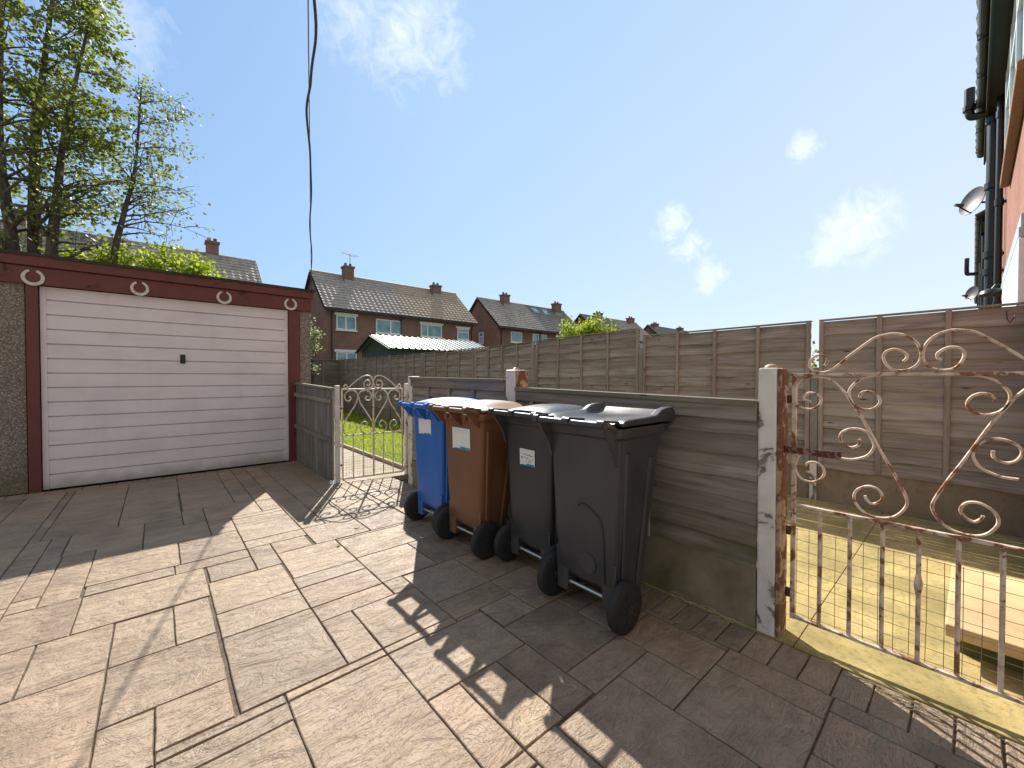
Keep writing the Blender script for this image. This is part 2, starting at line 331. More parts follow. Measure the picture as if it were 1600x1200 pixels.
def obj(name, bm, mat, parent=None, smooth=False, bevel=0, world=True):
    me = bpy.data.meshes.new(name)
    bmesh.ops.recalc_face_normals(bm, faces=bm.faces)
    if parent is not None and world: bmesh.ops.translate(bm, verts=bm.verts, vec=-ORG[parent])
    if smooth:
        for f in bm.faces: f.smooth = True
    bm.to_mesh(me); bm.free(); o = bpy.data.objects.new(name, me); COL.objects.link(o)
    me.materials.append(M[mat] if isinstance(mat, str) else mat)
    if parent is not None: o.parent = parent; ORG[o] = ORG[parent]
    else: ORG[o] = Vector((0, 0, 0))
    if bevel:
        b = o.modifiers.new('bevel', 'BEVEL'); b.width = bevel; b.segments = 2; b.limit_method = 'ANGLE'; b.angle_limit = rad(40)
    if smooth and hasattr(me, 'set_sharp_from_angle'): me.set_sharp_from_angle(angle=rad(38))
    return o
def tag(o, label, cat, group=None):
    o['label'] = label; o['category'] = cat
    if group: o['group'] = group
    return o
def thing(name, label, cat, loc, group=None, rz=0):
    o = bpy.data.objects.new(name, None); COL.objects.link(o); o.empty_display_size = .2
    o.location = loc; o.rotation_euler.z = rz; ORG[o] = Vector(loc); return tag(o, label, cat, group)
def struct(name, bm, mat, kind='structure'):
    o = obj(name, bm, mat); o['kind'] = kind; return o

# ------------------------------------------------------------------ the ground
bm = nbm(); box(bm, -300, 300, -300, 300, -.5, -.06); struct('ground', bm, 'earth')
# stamped paving: real slabs with sunk joints, laid out from the joints seen in the photograph
rects = [(.21, .588, 1.71, 2.255), (.21, .588, 2.255, 2.51), (.21, .588, 2.51, 2.93), (.217, .455, 2.93, 3.18), (.455, .6, 2.93, 3.34), (-.167, .205, 1.945, 2.345), (-.018, .205, 1.71, 1.945),
 (-.167, -.018, 1.66, 1.945), (-.018, .352, 1.66, 1.71), (.352, .737, 1.66, 1.71), (.737, 1.1, 1.66, 1.71), (.05, .205, 2.345, 2.75), (-.167, .05, 2.345, 2.75), (-.42, -.167, 2.345, 2.765), (-.72, -.42, 2.345, 2.765),
 (-.32, .21, 2.765, 3.19), (-.6, -.32, 2.765, 3.2), (-.32, .066, 3.2, 3.34), (.066, .455, 3.19, 3.34), (-.33, .1, 3.34, 3.81), (.1, .455, 3.34, 3.81), (-.49, -.33, 3.2, 4.02), (-.335, -.09, 3.81, 4.02), (-.5, -.09, 4.02, 4.48),
 (-.09, .305, 3.81, 4.23), (-.09, .15, 4.23, 4.48), (.15, .305, 4.23, 4.66), (.305, .46, 3.81, 4.2), (.305, .70, 4.2, 4.62), (.46, .85, 3.5, 3.95), (.6, .83, 3.11, 3.34), (.46, .85, 3.34, 3.5), (.6, .975, 2.665, 3.11),
 (.588, .975, 2.51, 2.665), (.588, .975, 2.255, 2.51), (.588, .975, 2.1, 2.255), (.588, .742, 1.71, 2.1), (.742, 1.105, 1.71, 2.1), (1.105, 1.467, 1.87, 2.255), (1.105, 1.467, 1.685, 1.87), (.975, 1.35, 2.27, 2.69),
 (1.35, 1.63, 2.265, 2.69), (1.467, 1.75, 1.87, 2.255), (1.248, 1.467, 1.48, 1.675), (.737, 1.245, 1.315, 1.66), (.352, .735, .94, 1.66), (.735, .875, .94, 1.315), (.875, 1.07, .94, 1.315), (1.07, 1.242, .94, 1.315),
 (1.242, 1.61, 1.08, 1.48), (1.242, 1.61, .93, 1.08), (1.467, 1.75, 1.48, 1.87), (.875, 1.015, .5, .94), (1.387, 1.61, .7, .93), (1.015, 1.387, .42, .935), (1.61, 1.87, .7, 1.075), (1.75, 1.9, .326, .695),
 (1.387, 1.748, .326, .695), (-.55, -.167, 1.78, 2.345), (-.018, .352, 1.556, 1.66), (-.018, .352, 1.1, 1.556), (-.66, -.25, 4.5, 5.15), (-.25, .155, 4.5, 5.2), (.155, .55, 4.66, 5.3), (1.25, 1.62, 3.1, 3.48), (.85, 1.25, 3.11, 3.5)]
RES = .01; X0, X1, Y0, Y1 = -4.2, 1.9, -2.2, 6.28
NX, NY = int(round((X1 - X0) / RES)), int(round((Y1 - Y0) / RES)); occ = [bytearray(NX) for _ in range(NY)]; slabs = []
def claim(i0, i1, j0, j1):
    for j in range(j0, j1): occ[j][i0:i1] = b'\x01' * (i1 - i0)
    slabs.append((X0 + i0 * RES, X0 + i1 * RES, Y0 + j0 * RES, Y0 + j1 * RES))
def free(i0, i1, j0, j1): return all(not any(occ[j][i0:i1]) for j in range(j0, j1))
for a0, a1, b0, b1 in rects:
    i0, i1, j0, j1 = (int(round((a0 - X0) / RES)), int(round((a1 - X0) / RES)), int(round((b0 - Y0) / RES)), int(round((b1 - Y0) / RES)))
    for _ in range(60):
        if i1 - i0 < 3 or j1 - j0 < 3 or free(i0, i1, j0, j1): break
        cost = [(sum(occ[j][i0] for j in range(j0, j1)), 0), (sum(occ[j][i1 - 1] for j in range(j0, j1)), 1), (sum(occ[j0][i0:i1]), 2), (sum(occ[j1 - 1][i0:i1]), 3)]
        k = max(cost)[1]
        if k == 0: i0 += 1
        elif k == 1: i1 -= 1
        elif k == 2: j0 += 1
        else: j1 -= 1
    if i1 - i0 >= 3 and j1 - j0 >= 3 and free(i0, i1, j0, j1): claim(i0, i1, j0, j1)
for j in range(NY):
    i = 0
    while i < NX:
        if occ[j][i]: i += 1; continue
        mw, mh = R.choice([(38, 38), (38, 25), (25, 38), (52, 38), (38, 16), (18, 25), (38, 54), (25, 25), (56, 42)])
        wd = 0
        while i + wd < NX and not occ[j][i + wd] and wd < mw + 12: wd += 1
        if wd > mw: wd = mw if wd - mw > 8 or i + wd < NX and not occ[j][i + wd] else wd
        ht = 1
        while j + ht < NY and ht < mh and not any(occ[j + ht][i:i + wd]): ht += 1
        claim(i, i + wd, j, j + ht); i += wd
for k in range(100):   # border sett courses beside the fence and the garage door
    y = -2.2 + k * .106
    if y < 4.6: slabs.append((1.90, 2.115, y, min(y + .106, 4.62)))
for k in range(46): slabs.append((-4.2 + k * .1325, -4.2 + (k + 1) * .1325, 6.28, 6.43))
bm = nbm()
for x0, x1, y0, y1 in slabs:
    g = .0032
    if x1 - x0 < .02 or y1 - y0 < .02: continue
    c = (R.random(), R.random(), R.random(), 1); dz = R.uniform(-.0012, .0012)
    def ring(d, z):
        nx, ny = max(1, int((x1 - x0) / .09)), max(1, int((y1 - y0) / .09)); p = []
        e = lambda: R.uniform(-.0014, .0014)
        A, B, C_, D = x0 + d, x1 - d, y0 + d, y1 - d
        for i in range(nx): p.append((A + (B - A) * i / nx, C_))
        for i in range(ny): p.append((B, C_ + (D - C_) * i / ny))
        for i in range(nx): p.append((B - (B - A) * i / nx, D))
        for i in range(ny): p.append((A, D - (D - C_) * i / ny))
        return p
    base = ring(g, 0); jit = [(R.uniform(-.0016, .0016), R.uniform(-.0016, .0016)) for _ in base]; cx, cy = (x0 + x1) / 2, (y0 + y1) / 2
    rr = []
    for d, z in ((0, -.02), (0, -.003), (.003, 0)):
        q = []
        for (px, py), (jx, jy) in zip(base, jit):
            sx = -1 if px > cx + 1e-6 else 1; sy = -1 if py > cy + 1e-6 else 1
            ex = d if abs(px - (x0 + g)) < 1e-6 or abs(px - (x1 - g)) < 1e-6 else 0; ey = d if abs(py - (y0 + g)) < 1e-6 or abs(py - (y1 - g)) < 1e-6 else 0
            q.append(bm.verts.new((px + jx + sx * ex, py + jy + sy * ey, z + dz)))
        rr.append(q)
    n = len(base); fs = [bm.faces.new(rr[2])]
    for a, b in zip(rr, rr[1:]):
        for k in range(n): fs.append(bm.faces.new((a[k], a[(k + 1) % n], b[(k + 1) % n], b[k])))
    paint(bm, fs, c)
struct('driveway', bm, 'paving')
bm = nbm(); box(bm, -6, 2.13, -5, 6.46, -.06, -.0085); box(bm, 2.131, 4.85, -.36, 3.9, -.055, -.0045); struct('driveway_joint_bed', bm, 'grout')
bm = nbm(); box(bm, -40, -4.2, -40, 14, -.06, -.004); box(bm, -4.2, 2.12, -40, -2.2, -.06, -.004); struct('drive_apron', bm, 'path')
# patio beyond the near gate: big yellow concrete bays
bm = nbm()
xs = [2.119, 2.80, 4.20, 4.86]; ys = [-.36, .515, 2.2, 3.6]
def bay(x0, x1, y0, y1, z):
    box(bm, x0 + .002, x1 - .002, y0 + .0025, y1 - .0025, -.05, z)
bay(2.119, 4.86, -.36, .515, .001); bay(2.119, 4.86, .515, 2.1, 0); bay(2.119, 4.86, 2.1, 4.0, .001)
struct('patio', bm, 'patio')
bm = nbm(); box(bm, 1.72, 2.40, 4.62, 14.6, -.06, -.002); struct('garden_path', bm, 'path')
bm = nbm()
for k in range(11): y = 4.72 + k * .9; box(bm, 2.40, 2.45, y + .004, y + .896, -.06, .05 + R.uniform(-.004, .004))
o = obj('path_edging', bm, 'path', bevel=.006); tag(o, 'pale concrete edging kerb along the lawn behind the small gate', 'edging kerb')
bm = nbm(); box(bm, 2.455, 4.86, 4.0, 14.6, -.06, .004); struct('lawn', bm, 'earth')
bm = nbm()
for _ in range(36000):
    y = 4.3 + 10.2 * R.random() ** 1.35; x = R.uniform(2.46, 4.82); h = R.uniform(.02, .05); a = R.uniform(0, 6.28); wd = .0035 + .0009 * (y - 4)
    dx, dy = math.cos(a) * wd, math.sin(a) * wd; lx, ly = R.gauss(0, .012), R.gauss(0, .012)
    f = bm.faces.new([bm.verts.new(p) for p in ((x - dx, y - dy, .003), (x + dx, y + dy, .003), (x + lx, y + ly, h))]); paint(bm, [f])
struct('grass', bm, 'grass', 'stuff')

# ------------------------------------------------------------------ garage
g = thing('garage', 'flat roofed concrete garage with white ribbed up-and-over door and dark red trim', 'garage', (.2, 6.45, 0))
bm = nbm()
for k in range(2): box(bm, -1.75 + k * .37, -1.75 + k * .37 + .362, 6.45, 6.53, 0, 2.20)
obj('wall', bm, 'pebble', g, bevel=.006)
bm = nbm(); box(bm, 1.56, 1.705, 6.45, 6.55, 0, 2.20); obj('wall', bm, 'pebble', g, bevel=.006)
bm = nbm()
for k in range(9):
    box(bm, 1.62, 1.70, 6.555 + k * .58, 6.555 + k * .58 + .578, 0, 2.462); box(bm, -1.75, -1.67, 6.535 + k * .58, 6.535 + k * .58 + .578, 0, 2.462)
box(bm, -1.66, 1.61, 11.68, 11.76, 0, 2.462); obj('wall', bm, 'pebble', g)
for x0, x1 in ((-1.01, -.925), (1.415, 1.552)):
    bm = nbm(); box(bm, x0, x1, 6.425, 6.52, 0, 2.16); obj('door_frame', bm, 'red', g, bevel=.004)
bm = nbm(); box(bm, -1.80, 1.712, 6.41, 6.45, 2.165, 2.345); box(bm, -1.80, 1.712, 6.45, 6.52, 2.204, 2.345); obj('fascia', bm, 'red', g, bevel=.004)
bm = nbm(); box(bm, -1.82, 1.735, 6.385, 6.44, 2.349, 2.462); obj('fascia', bm, 'red', g, bevel=.006)
bm = nbm()
nseg = 46
for k in range(nseg):   # felt edge with a slightly ragged lip over the fascia
    x0, x1 = -1.84 + k * 3.59 / nseg, -1.84 + (k + 1) * 3.59 / nseg; d = R.uniform(0, .006)
    box(bm, x0, x1, 6.372 - d, 6.40, 2.452 - d, 2.480)
box(bm, -1.84, 1.75, 6.40, 11.85, 2.4645, 2.482); obj('roof', bm, 'roof_felt', g)
dr = None
bm = nbm()
prof = []   # ribbed steel skin: flat boards with pressed grooves
z = .015; zs = [.166 + k * (2.021 - .166) / 12 for k in range(13)]
pts = [(0, .015)]
for q in zs: pts += [(0, q - .0075), (-.026, q - .004), (-.026, q + .004), (0, q + .0075)]
pts += [(0, 2.15)]
x0, x1 = -.875, 1.365
for (d0, z0), (d1, z1) in zip(pts, pts[1:]):
    f = bm.faces.new([bm.verts.new(p) for p in ((x0, 6.47 - d0, z0), (x1, 6.47 - d0, z0), (x1, 6.47 - d1, z1), (x0, 6.47 - d1, z1))]); paint(bm, [f])
bmesh.ops.remove_doubles(bm, verts=bm.verts, dist=1e-5)
box(bm, -.918, -.875, 6.462, 6.50, .012, 2.158); box(bm, 1.365, 1.408, 6.462, 6.50, .012, 2.158); box(bm, -.875, 1.365, 6.464, 6.50, 2.135, 2.158)
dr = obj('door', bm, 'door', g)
bm = nbm(); box(bm, .215, .265, 6.455, 6.469, 1.375, 1.485); disc(bm, (.24, 6.45, 1.44), (0, 1, 0), .020, .03); bar(bm, (.24, 6.435, 1.455), (.24, 6.435, 1.385), .02, .016, (0, 1, 0)); obj('handle', bm, 'black', dr, bevel=.003)
bm = nbm(); box(bm, -.93, 1.42, 6.505, 6.52, 0, 2.16); obj('door_backing', bm, 'black', g)
for i, (x, zz, rot) in enumerate(((-.952, 2.232, 0), (-.142, 2.235, .05), (.662, 2.235, -.04), (1.435, 2.24, .08))):
    bm = nbm(); top = []; N = 26
    for k in range(N + 1):
        a = rad(-238 + 296 * k / N) + rot; a = rad(109) + (rad(71 + 360) - rad(109)) * k / N + rot
        ro = Vector((.082 * math.cos(a), .084 * math.sin(a))); wdt = .034 - .010 * abs(2 * k / N - 1) ** 2; ri = ro * (1 - wdt / .09); top.append((ro, ri))
    va = [[bm.verts.new((x + q.x, yy, zz + q.y)) for q, yy in ((o_, 6.397), (i_, 6.397), (i_, 6.408), (o_, 6.408))] for o_, i_ in top]
    fs = [bm.faces.new(va[0]), bm.faces.new(va[-1][::-1])]
    for a_, b_ in zip(va, va[1:]):
        for k in range(4): fs.append(bm.faces.new((a_[k], a_[(k + 1) % 4], b_[(k + 1) % 4], b_[k])))
    paint(bm, fs); o = obj('horseshoe', bm, 'horseshoe', bevel=.002)
    tag(o, ['white horseshoe on the red garage trim above the left door post', 'white horseshoe on the garage trim, second along from the left door post', 'white horseshoe on the garage trim, third along and right of the door middle', 'white horseshoe on the garage trim above the right door post'][i], 'horseshoe', 'horseshoes nailed along the garage fascia')

# ------------------------------------------------------------------ plank screen and small gate
g = thing('plank_fence', 'short grey plank fence between the garage corner and the small gate', 'fence', (1.5, 5.6, 0))
bm = nbm(); y = 4.83
while y < 6.40:
    wd = R.uniform(.10, .125); box(bm, 1.50 + R.uniform(0, .006), 1.522, y, min(y + wd - .004, 6.42), -.01, 1.055 + .045 * (y - 4.8) / 1.6 + R.uniform(-.006, .006)); y += wd
obj('panel', bm, 'plank_v', g)
for zz in (.48, .93):
    bm = nbm(); bar(bm, (1.484, 4.85, zz), (1.484, 6.42, zz + .03), .028, .05); obj('rail', bm, 'rail', g, bevel=.003)
bm = nbm(); bar(bm, (1.508, 4.80, 1.07), (1.508, 6.44, 1.118), .055, .028); obj('rail', bm, 'rail', g, bevel=.003)
bm = nbm(); box(bm, 1.515, 1.555, 4.725, 4.80, 0, 1.11)
for zz in (.2, .42, .64, .86): box(bm, 1.511, 1.559, 4.719, 4.806, zz, zz + .012)
o = tag(obj('gate_post', bm, 'post_white', bevel=.006), 'slim white painted post at the end of the plank fence, left of the small gate', 'post')
Q1, Q2 = Vector((1.575, 4.75, 0)), Vector((2.305, 4.66, 0)); QD = (Q2 - Q1).normalized()
P = lambda s, z: Q1 + QD * s + Vector((0, 0, z))
QN = Vector((-QD.y, QD.x, 0))
SA = [(0.058, 1.08), (0.068, 1.1), (0.052, 1.118), (0.034, 1.11), (0.031, 1.086), (0.051, 1.071), (0.086, 1.09), (0.157, 1.156), (0.228, 1.207), (0.286, 1.226), (0.335, 1.208), (0.357, 1.154), (0.350, 1.101), (0.315, 1.073), (0.264, 1.087), (0.252, 1.133), (0.271, 1.162), (0.308, 1.167), (0.325, 1.132), (0.308, 1.105), (0.286, 1.117)]
SB = [(0.085, 0.98), (0.106, 0.961), (0.092, 0.935), (0.057, 0.936), (0.037, 0.981), (0.051, 1.024), (0.1, 1.05), (0.156, 1.037), (0.187, 0.984), (0.21, 0.904), (0.269, 0.805), (0.335, 0.694), (0.352, 0.625), (0.338, 0.563), (0.285, 0.536), (0.225, 0.564), (0.208, 0.618), (0.225, 0.669), (0.269, 0.681), (0.29, 0.642), (0.276, 0.613), (0.254, 0.622)]
gt = thing('garden_gate', 'small white wrought iron garden gate of scrolls beside the blue bin', 'gate', P(.36, 0), 'scrolled iron garden gates')
bm = nbm()
for s in (.01, .71): tube(bm, [P(s, .03), P(s, 1.075)], .011, 6)
for z_ in (1.065, .535, .035): tube(bm, [P(.01, z_), P(.71, z_)], .009, 6)
obj('frame', bm, 'iron_small', gt)
bm = nbm(); tube(bm, [P(.36, .035), P(.36, 1.065)], .011, 6); obj('centre_stile', bm, 'iron_small', gt)
for s in (.127, .243, .477, .593):
    bm = nbm(); tube(bm, [P(s, .035), P(s, .535)], .007, 6); obj('upright_bar', bm, 'iron_small', gt)
mir = lambda c: [(2 * .36 - s, z_) for s, z_ in c]
mir2 = lambda c, m: [(2 * m - s, z_) for s, z_ in c]
SC = mir2(SB, .187)
for c in (SA, mir(SA), SB, SC, mir(SB), mir(SC)):
    bm = nbm(); tube(bm, smooth_pts([P(s, z_) for s, z_ in c], 4), .0075, 5, sx=1.3, ref=QN); obj('scroll', bm, 'iron_small', gt, True)
bm = nbm()
for k in range(9): tube(bm, [P(.01, .045 + k * .03), P(.71, .045 + k * .03)], .0011, 3)
for k in range(24): tube(bm, [P(.02 + k * .03, .04), P(.02 + k * .03, .285)], .0011, 3)
obj('wire_mesh', bm, 'mesh', gt)
bm = nbm(); tube(bm, [P(.70, .95), P(.765, .95)], .008, 5); obj('latch', bm, 'rust', gt)
for zz in (.2, .85): bm = nbm(); tube(bm, [P(-.02, zz), P(.02, zz)], .012, 5); obj('hinge', bm, 'rust', gt)

# ------------------------------------------------------------------ low fence, posts
def waney(bm, f, L, z0, z1, pitch=.125, th=.012, seg=14, lean=.022):
    # overlapping slats with wavy lower edges; f(s, d, z): s along, d outwards
    z = z0
    while z < z1 - .03:
        zt = min(z + pitch + .03, z1); ph = R.uniform(0, 6.28); am = R.uniform(.004, .012); fr = R.uniform(2, 5); rows = []
        sl = R.uniform(-.006, .006); dd = R.uniform(0, .004)
        for i in range(seg + 1):
            s = L * i / seg; e = am * math.sin(ph + fr * s) + am * .6 * math.sin(1.7 * ph + 2.9 * fr * s) + sl * (s / L - .5) + R.uniform(-.0012, .0012)
            rows.append([bm.verts.new(f(s, d, zz)) for d, zz in ((lean + dd, z + e), (th * .3 + dd, zt), (-th * .5 + dd, zt), (lean - th + dd, z + e))])
        fs = [bm.faces.new(rows[0]), bm.faces.new(rows[-1][::-1])]
        for a, b in zip(rows, rows[1:]):
            for k in range(4): fs.append(bm.faces.new((a[k], a[(k + 1) % 4], b[(k + 1) % 4], b[k])))
        paint(bm, fs); z += pitch
def low_section(label, y0, y1, ztop0, ztop1, bats, board_z):
    g = thing('low_fence', label, 'fence', (2.16, (y0 + y1) / 2, 0), 'low waney fence sections behind the bins')
    L = y1 - y0
    bm = nbm(); waney(bm, lambda s, d, z_: Vector((2.16 - d, y0 + s, z_ + (ztop1 - ztop0) * s / L)), L, board_z, ztop0 - .02, .105, .012, 26, .026); obj('panel', bm, 'fence_low', g)
    bm = nbm(); bar(bm, (2.128, y0, ztop0 - .055), (2.128, y1, ztop1 - .055), .022, .078); obj('top_rail', bm, 'fence_low', g, bevel=.003)
    bm = nbm(); bar(bm, (2.140, y0, ztop0 - .006), (2.140, y1, ztop1 - .006), .07, .028); obj('capping', bm, 'rail', g, bevel=.003)
    for b in bats:
        zt = ztop0 + (ztop1 - ztop0) * (b - y0) / L
        bm = nbm(); box(bm, 2.118, 2.135, b - .019, b + .019, board_z, zt - .096); obj('batten', bm, 'batten', g, bevel=.002)
    bm = nbm(); box(bm, 2.135, 2.185, y0, y1, -.02, board_z + .01); obj('gravel_board', bm, 'gravel_board', g, bevel=.005)
low_section('low grey-green waney fence behind the black bins, between two white posts', .672, 2.375, 1.085, 1.118, (1.24, 1.80, 2.2), .285)
low_section('low grey waney fence section behind the blue and brown bins', 2.51, 4.13, 1.18, 1.20, (2.95, 3.35, 3.75), .26)
def post(x0, x1, y0, y1, h, label, dome=True, side=None):
    g = thing('gate_post', label, 'post', ((x0 + x1) / 2, (y0 + y1) / 2, 0), 'white painted posts of the low fence'); bm = nbm(); box(bm, x0, x1, y0, y1, -.02, h); obj('shaft', bm, 'post_white', g, bevel=.008)
    if dome:
        bm = nbm(); c = ((x0 + x1) / 2, (y0 + y1) / 2); rg = []
        for k in range(6): a = k / 5 * math.pi / 2; rg.append([(c[0] + .030 * math.cos(a) * math.cos(q) + 1e-4 * math.cos(q), c[1] + .030 * math.cos(a) * math.sin(q) + 1e-4 * math.sin(q), h - .002 + .022 * math.sin(a)) for q in [i * math.pi / 6 for i in range(12)]])
        loft(bm, rg); obj('cap', bm, 'post_brown', g, True)
    if side:
        bm = nbm(); box(bm, x0 + .004, x1 + .01, y0 - .017, y0 - .001, 0, h - .004); obj('side_plank', bm, 'post_brown', g, bevel=.003)
post(2.13, 2.235, .592, .668, 1.245, 'peeling white post with brown edge beside the large rusty gate', True, True)
post(2.125, 2.24, 2.385, 2.505, 1.262, 'worn white post behind the brown bin, between the two low fences', True, True)
post(2.14, 2.24, 4.14, 4.24, 1.215, 'weathered white post at the far end of the low fence beside the small gate', False)
bm = nbm(); p0 = P(.745, 0); box(bm, p0.x, p0.x + .05, p0.y - .03, p0.y + .03, 0, 1.13); tag(obj('gate_post', bm, 'post_white', bevel=.005), 'slim white post right of the small gate, just left of the blue bin', 'post')
bm = nbm(); box(bm, 2.345, 2.40, 4.25, 4.66, 0, 1.05); tag(obj('fence_return', bm, 'plank_v', bevel=.005), 'narrow grey board return beside the small gate post', 'fence')

# ------------------------------------------------------------------ large rusty gate
GX, GY, HW = 2.205, .545, .414
PG = lambda s, z_, d=0.: Vector((GX + d, GY - s, z_))
G1 = [(0.065, 1.092), (0.038, 1.106), (0.059, 1.132), (0.094, 1.122), (0.103, 1.094), (0.083, 1.065), (0.05, 1.059), (0.014, 1.079), (-0.001, 1.119), (0.007, 1.163), (0.043, 1.196), (0.081, 1.204), (0.124, 1.197), (0.152, 1.176), (0.185, 1.135), (0.201, 1.108), (0.238, 1.04), (0.269, 0.973), (0.304, 0.895), (0.338, 0.825), (0.371, 0.748), (0.38, 0.706), (0.363, 0.667), (0.335, 0.64), (0.292, 0.629), (0.253, 0.639), (0.227, 0.669), (0.219, 0.701), (0.231, 0.731), (0.261, 0.751), (0.291, 0.747), (0.308, 0.721), (0.301, 0.697), (0.277, 0.681), (0.26, 0.694), (0.254, 0.709)]
G2 = [(0.232, 1.117), (0.24, 1.137), (0.262, 1.144), (0.285, 1.132), (0.297, 1.106), (0.288, 1.083), (0.261, 1.068), (0.228, 1.076), (0.207, 1.099), (0.198, 1.132), (0.206, 1.16), (0.232, 1.19), (0.262, 1.205), (0.301, 1.21)]
G3 = [(0.234, 0.943), (0.232, 0.919), (0.209, 0.905), (0.185, 0.913), (0.171, 0.939), (0.176, 0.964), (0.203, 0.983), (0.234, 0.985), (0.259, 0.972), (0.277, 0.938), (0.28, 0.915), (0.268, 0.887), (0.25, 0.87), (0.214, 0.855), (0.177, 0.853)]
G4 = [(0.065, 0.772), (0.047, 0.784), (0.056, 0.814), (0.085, 0.822), (0.111, 0.805), (0.117, 0.774), (0.1, 0.746), (0.071, 0.732), (0.035, 0.738), (0.014, 0.767), (0.009, 0.803), (0.022, 0.842)]
GA = [(0.113, 1.253), (0.124, 1.273), (0.112, 1.295), (0.089, 1.299), (0.066, 1.282), (0.059, 1.257), (0.069, 1.236), (0.093, 1.223), (0.124, 1.226), (0.152, 1.245), (0.194, 1.288), (0.235, 1.326), (0.275, 1.36), (0.304, 1.371), (0.337, 1.375), (0.375, 1.361), (0.4, 1.333), (0.411, 1.298), (0.409, 1.264), (0.393, 1.240), (0.365, 1.228), (0.334, 1.232), (0.315, 1.251), (0.305, 1.281), (0.312, 1.303), (0.333, 1.313), (0.353, 1.308), (0.372, 1.291), (0.372, 1.275), (0.363, 1.264)]
gt = thing('garden_gate', 'large rusty white wrought iron gate with big scrolls, wire mesh and missing pieces', 'gate', (GX, GY - HW, 0), 'scrolled iron garden gates')
bm = nbm()
for s in (.004, 2 * HW - .004): box(bm, GX - .009, GX + .009, GY - s - .009, GY - s + .009, .085, 1.222)
bar(bm, PG(.013, 1.214), PG(2 * HW - .013, 1.214), .022, .012); bar(bm, PG(.013, .614), PG(2 * HW - .013, .614), .022, .012); bar(bm, PG(.013, .095), PG(2 * HW - .013, .095), .022, .012)
obj('frame', bm, 'iron', gt, bevel=.002)
for k in range(1, 8):
    s = k * 2 * HW / 8; bm = nbm(); pts = [PG(s, .101), PG(s + R.uniform(-.001, .001), .35), PG(s, .608)]; tube(bm, pts, .0082, 6)
    if k == 4: tube(bm, [PG(s, .36), PG(s, .38), PG(s, .40), PG(s, .42), PG(s, .44)], [.0085, .012, .0145, .012, .0085], 6)
    obj('upright_bar', bm, 'iron', gt, True)
mg = lambda c: [(2 * HW - s, z_) for s, z_ in c]
for c in (G1, G2, G3, G4, GA, mg(G1), mg(G2), mg(G3), mg(G4), mg(GA)):
    bm = nbm(); tube(bm, smooth_pts([PG(s, z_) for s, z_ in c], 5), .0052, 6, sx=1.9, ref=(1, 0, 0)); obj('scroll', bm, 'iron', gt, True)
bm = nbm()
for k in range(9):
    z_ = .11 + k * .049; tube(bm, [PG(.0 + i * 2 * HW / 12, z_ + R.uniform(-.002, .002), .010) for i in range(13)], .0011, 4)
for k in range(18): s = .016 + k * .0468; tube(bm, [PG(s + R.uniform(-.003, .003), .10, .0115), PG(s, .3, .0115), PG(s + R.uniform(-.002, .002), .505, .0115)], .0011, 4)
obj('wire_mesh', bm, 'mesh', gt)
bm = nbm(); bar(bm, PG(-.03, .868, -.018), PG(.172, .866, -.018), .008, .030, (0, 0, 1)); bar(bm, PG(.165, .866, -.016), PG(.178, .866, -.016), .014, .038); obj('latch', bm, 'rust', gt, bevel=.002)
for z_ in (.20, .49, 1.10):
    bm = nbm(); tube(bm, [PG(-.014, z_ - .018), PG(-.014, z_ + .018)], .012, 8); obj('hinge', bm, 'rust', gt)

# ------------------------------------------------------------------ high fence (neighbour side) and end fence
hf = thing('high_fence', 'long high weathered waney fence running away beyond the low fence', 'fence', (4.88, 7, 0))
PY = [-.30, 1.03, 2.93, 4.945, 6.70, 8.80, 10.70, 12.55, 14.55]; PT = [1.752, 1.752, 1.84, 1.80, 1.79, 1.79, 1.80, 1.81]; 
def high_panel(y0, y1, zt, slope=0., nb=3, seg=24):
    L = y1 - y0
    bm = nbm(); waney(bm, lambda s, d, z_: Vector((4.895 - d, y0 + s, z_ + slope * (s / L - .5))), L, .325, zt - .01, .128, .011, seg, .034); pn = obj('panel', bm, 'fence_y', hf)
    bm = nbm(); bar(bm, (4.888, y0 - .004, zt - slope / 2 + .006), (4.888, y1 + .004, zt + slope / 2 + .006), .055, .014); obj('capping', bm, 'rail', pn, bevel=.002)
    for k in range(nb + 2):
        y = y0 + .018 + (L - .036) * k / (nb + 1)
        z1 = zt + slope * ((y - y0) / L - .5) - .002
        bm = nbm(); box(bm, 4.846, 4.868, y - .018, y + .018, .33, z1); obj('batten', bm, 'batten', pn, bevel=.002)
    bm = nbm(); box(bm, 4.875, 4.92, y0 - .01, y1 + .01, -.02, .335); obj('gravel_board', bm, 'gravel_brown', hf, bevel=.005)
for i in range(8):
    y0, y1 = PY[i] + (.035 if i else 0), PY[i + 1] - .035
    high_panel(y0, y1, PT[i], (0, .0, -.03, -.02, 0, 0, 0, 0)[i], 2 if i == 0 else 3)
for i, y in enumerate(PY[1:]):
    zt = [1.30, 1.60, 1.72, 1.78, 1.78, 1.8, 1.8, 1.82][i]
    bm = nbm(); box(bm, 4.845, 4.94, y - .03, y + .03, -.02, zt); po = obj('post', bm, 'post_grey', hf, bevel=.006)
    if i == 0: bm = nbm(); box(bm, 4.8415, 4.8445, y - .028, y + .028, 0, .36); obj('old_paint', bm, 'post_white', po)
ef = thing('end_fence', 'dark panel fence across the far end of the garden', 'fence', (3.2, 14.6, 0))
